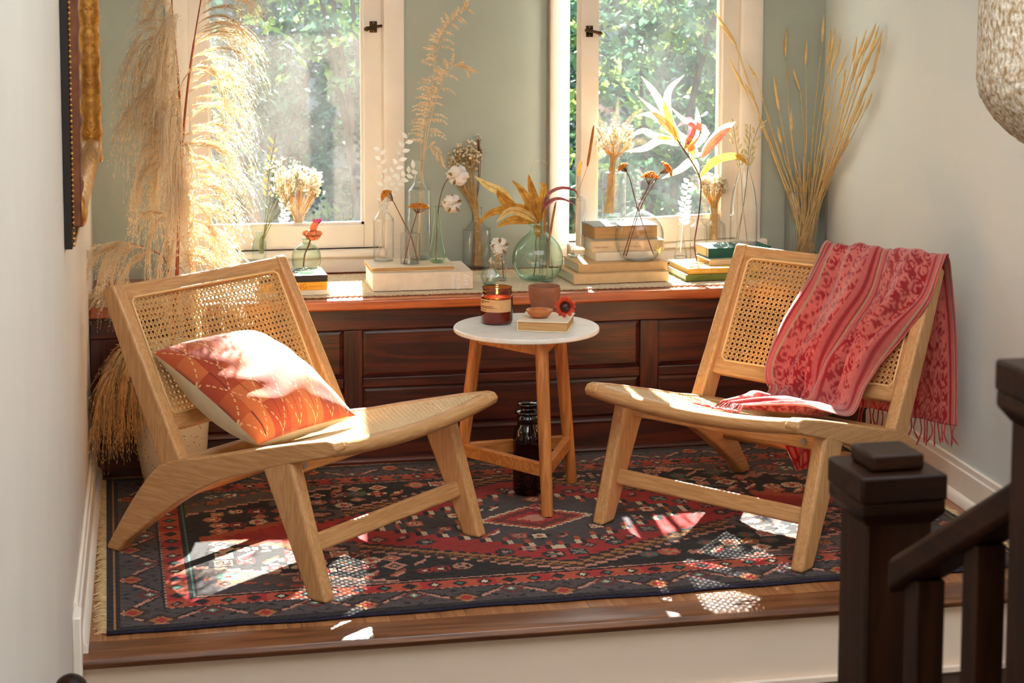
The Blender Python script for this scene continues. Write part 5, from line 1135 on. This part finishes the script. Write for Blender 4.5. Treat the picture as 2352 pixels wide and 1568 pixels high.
# ------------------------------------------------------------------ wheat
P = B['wheat']; s = mpp(P); rs = random.Random(21)
heads = [(1640, 25, 1690, 100), (1655, 55, 1690, 105), (1675, 135, 1715, 215), (1680, 155, 1722, 232), (1705, 95, 1740, 180), (1720, 150, 1738, 182), (1700, 175, 1735, 235), (1777, 175, 1790, 255), (1806, 68, 1804, 132), (1820, 155, 1838, 208), (1853, 92, 1850, 150), (1892, 38, 1888, 100), (1817, 260, 1818, 300), (1788, 300, 1795, 330),
         (1908, 70, 1900, 160), (1918, 65, 1905, 140), (1925, 95, 1908, 165), (1945, 130, 1922, 175), (1968, 85, 1958, 140), (1990, 70, 1960, 160), (1978, 110, 1955, 190), (2018, 60, 1990, 150), (2028, 70, 1995, 130), (2012, 55, 1985, 120), (2025, 85, 2008, 150), (2015, 140, 1985, 210), (2010, 165, 1975, 220), (1942, 160, 1930, 225), (1950, 205, 1938, 245), (2002, 215, 1988, 250), (1985, 210, 1965, 260), (1910, 245, 1895, 290), (1998, 120, 1970, 180), (1985, 235, 1962, 285), (1950, 320, 1935, 350), (1992, 92, 1965, 150), (1930, 90, 1912, 150), (2000, 180, 1970, 240)]
ORD = ['leftmost', 'second from the left', 'third from the left', 'fourth from the left', 'fifth from the left', 'sixth from the left', 'rightmost']
cls = lambda b: 0 if b < 1745 else (1 if b < 1895 else 2)
rank = {}
for c_ in (0, 1):
    for i_, q_ in enumerate(sorted([q for q in heads if cls(q[2]) == c_])): rank[q_] = ORD[i_]
for k, (hx_, hy2, bx_, by_) in enumerate(heads):
    fx = 1850+rs.uniform(-22, 22)-(bx_-1850)*.10; mx = 1850+max(-38, min(38, (bx_-1850)*.30))+rs.uniform(-6, 6); dep = max(-.10, min(.10, rs.uniform(-.09, .07)))
    kk = max(ray(hx_, hy2).x/ray(hx_, hy2).y, ray(bx_, by_).x/ray(bx_, by_).y); yw = (2.195-.048*4.45)/(kk-.048); dep = min(dep, yw-.05-rs.uniform(0, .05)-P.y)
    pts = pth([(fx, 592), (mx, 446, dep*.15), ((mx+bx_)/2+rs.uniform(-5, 5), (446+by_)/2, dep*.55), (bx_, by_, dep*.9)], P.y, 14); R0 = pts[0]
    pos = 'leaning left across the window casing' if bx_ < 1745 else ('rising before the dark green wall' if bx_ < 1895 else 'fanning right against the pale wall')
    t = thing('wheat_stalk', ('%s of the wheat stalks %s' % (rank[(hx_, hy2, bx_, by_)], pos)) if (hx_, hy2, bx_, by_) in rank else 'dried wheat stalk %s, from the cylinder vase' % pos, 'wheat', R0, 0, 'wheat stalks in the cylinder vase '+pos)
    G().tube(loc(pts, R0), [.0018]*9+[.0013]*5, 5).build('stem', 'stem_straw', t, smooth=True)
    hp = loc(pth([(bx_, by_, dep*.9), ((hx_+bx_)/2, (hy2+by_)/2, dep*.95), (hx_, hy2, dep)], P.y, 9), R0); g = G(); g.tube(hp, [q*s*1.25 for q in (.8, 2.2, 2.8, 2.9, 2.8, 2.5, 2.0, 1.4, .4)], 6)
    for q in range(22):
        i = q % 8; d_ = (hp[i+1]-hp[i]).normalized(); dl = (d_+V3(rs.uniform(-1, 1), rs.uniform(-1, 1), rs.uniform(-.3, .3))*.28).normalized(); g.tube([hp[i], hp[i]+dl*rs.uniform(12, 24)*s], [.5*s, .12*s], 3)
    g.build('ear', 'wheat_ear', t, smooth=True)
for k in range(26):
    a = rs.uniform(0, 6.28); r_ = math.sqrt(rs.random())*20; fx = 1850+math.cos(a)*r_; tx = 1850+rs.uniform(-25, 42); dep = rs.uniform(-.025, .025)
    pts = pth([(fx, 592, -dep), ((fx+tx)/2, 510, 0), (tx, 446, dep), (tx+(tx-fx)*.5, 400+rs.uniform(-50, 30), dep*1.5)], P.y, 8); R0 = pts[0]
    o = G().tube(loc(pts, R0), .0018, 5).build('straw_stalk', 'stem_straw', smooth=True); o.location = R0; tag(o, 'short cut straw stalk standing inside the cylinder vase of wheat', 'straw', 'short straws in the cylinder vase')

# ================================================================== PLANTER AND PAMPAS GRASS
plain('pot_glaze', S(226, 214, 188), .6, S(216, 202, 174), 8, bump=.1, bscale=60)
m = MATS['pot_glaze']; nt = m.node_tree; p = [n_ for n_ in nt.nodes if n_.type == 'BSDF_PRINCIPLED'][0]; src = p.inputs['Base Color'].links[0].from_socket
vo = N(nt, 'ShaderNodeTexVoronoi'); vo.inputs['Scale'].default_value = 75; tc = N(nt, 'ShaderNodeTexCoord'); nt.links.new(tc.outputs['Object'], vo.inputs['Vector'])
rp = N(nt, 'ShaderNodeValToRGB'); rp.color_ramp.elements[0].position = .13; rp.color_ramp.elements[1].position = .17; rp.color_ramp.elements[0].color = (0, 0, 0, 1); nt.links.new(vo.outputs['Distance'], rp.inputs[0])
mx = N(nt, 'ShaderNodeMix', data_type='RGBA'); mx.inputs['A'].default_value = (*S(110, 84, 56), 1); nt.links.new(rp.outputs[0], mx.inputs['Factor']); nt.links.new(src, mx.inputs['B']); nt.links.new(mx.outputs['Result'], p.inputs['Base Color'])
PP = V3(.062, 4.995, RZ)
o = G().lathe([(.066, 0), (.074, .004), (.086, .05), (.097, .12), (.104, .22), (.106, .34), (.102, .40), (.097, .41), (.094, .405), (.094, .36), (.001, .35)], 56).build('planter_pot', 'pot_glaze', smooth=True); o.location = PP
tag(o, 'tall speckled cream planter behind the left chair', 'planter')
def strands(g, P0, d0, L, droop, n, seg, wd, rs, spread, start=.45, wind=V3(0, 0, 0)):
    """one drooping branch of a plume: a main curve with many fine hairs following it"""
    pts = [P0]; d_ = d0.normalized(); st = L/seg
    for i in range(seg): d_ = (d_+V3(0, 0, -droop)*(.4+i/seg)+wind).normalized(); pts.append(pts[-1]+d_*st)
    for k in range(n):
        a = int(rs.uniform(0, start)*seg); b = min(seg, a+max(3, int(rs.uniform(.45, 1.0)*(seg-a)))); off = V3(rs.gauss(0, 1), rs.gauss(0, 1), rs.gauss(0, .6))*spread; q = []
        for i in range(a, b+1): x_ = (i-a)/max(1, b-a); q.append(pts[i]+off*x_+V3(rs.uniform(-1, 1), rs.uniform(-1, 1), rs.uniform(-1, 1))*spread*.10)
        m_ = len(q); g.tube(q, [wd*(1-.75*i/m_) for i in range(m_)], 3, cap=False)
        for i in range(1, m_):                                   # tiny seeds roughen each hair
            if rs.random() < .75: e = V3(rs.uniform(-1, 1), rs.uniform(-1, 1), rs.uniform(-.6, .6))*.006; g.leaf([q[i], q[i]+e*.5+(q[i]-q[i-1])*.2, q[i]+e+(q[i]-q[i-1])*.35], .0012)
def pampas(label, stem, Ys, specs, mat, seed, smat='pampas_stem', rad=.0032):
    rs = random.Random(seed); path = [at_y(x_, y_, Ys+dy) for x_, y_, dy in stem]; path = catmull(path, 40); R0 = PP+V3(0, 0, .36)
    t = thing('pampas_plume', label, 'pampas grass', R0, 0, 'pampas plumes in the speckled planter'); full = catmull([R0, R0.lerp(path[0], .5)]+[path[0]], 8)[:-1]+path
    G().tube(loc(full, R0), [rad]*(len(full)-10)+[rad*.6]*10, 7).build('stem', smat, t, smooth=True); g = G()
    for (t0, t1, cnt, dx, dy, dz, L, droop, n, spread) in specs:
        for k in range(cnt):
            x_ = t0+(t1-t0)*(k+rs.random())/cnt; p = path[min(39, int(x_*39))]-R0; d_ = V3(dx, dy, dz)+V3(rs.gauss(0, .16), rs.gauss(0, .45), rs.gauss(0, .15)); strands(g, p, d_, L*rs.uniform(.75, 1.15), droop*rs.uniform(.8, 1.25), n, 13, .0008, rs, spread*1.5)
    g.build('plume', mat, t, kind='stuff'); return t
YP = 5.06
pampas('sunlit white pampas plume drooping right in front of the left window', [(408, 660, 0), (412, 480, 0), (425, 260, .01), (445, 100, .02), (472, -60, .03)], YP,
       [(.02, 1.0, 46, .9, -.05, .75, .27, .30, 17, .011), (.0, .5, 14, 1, -.1, .4, .30, .30, 16, .012)], 'pampas_white', 1)
pampas('tan pampas plume hanging straight down beside the left wall corner', [(404, 660, -.02), (412, 420, -.02), (412, 220, -.02), (398, 60, -.02), (392, -60, -.02)], YP,
       [(.40, .99, 26, -.28, -.05, .15, .20, .60, 18, .008), (.34, .80, 34, -.16, -.05, .12, .42, .70, 22, .010), (.02, .50, 26, -.12, -.05, .12, .34, .7, 20, .009), (.45, .66, 7, -.8, -.1, .4, .19, .30, 12, .005), (.28, .45, 6, -.7, -.1, .3, .21, .35, 12, .005)], 'pampas_tan', 2)
pampas('thin pampas plume arching far left to the wall', [(398, 700, .03), (380, 600, .04), (340, 572, .05), (300, 560, .06), (262, 580, .06)], YP+.02,
       [(.35, 1.0, 14, -1, 0, .3, .20, .32, 12, .006), (.6, 1.0, 10, -.6, 0, .1, .22, .5, 12, .006)], 'pampas_tan', 3, rad=.0016)
pampas('low tan pampas plume lying over the end of the window seat', [(390, 740, .02), (350, 690, .05), (300, 670, .08), (250, 672, .10), (215, 690, .10)], YP+.04,
       [(.3, 1.0, 22, -1, 0, .2, .13, .35, 14, .008), (.2, .8, 10, .2, 0, .6, .10, .4, 10, .007)], 'pampas_tan', 4, rad=.0016)
pampas('brown pampas plume hanging low behind the left chair', [(385, 800, -.02), (350, 770, -.03), (315, 770, -.04), (290, 800, -.04), (280, 850, -.04)], YP-.02,
       [(.35, 1.0, 26, -.35, 0, -.3, .36, .5, 18, .010), (.2, .8, 20, .0, -.1, -.2, .34, .5, 16, .010)], 'pampas_dark', 5, rad=.0022)
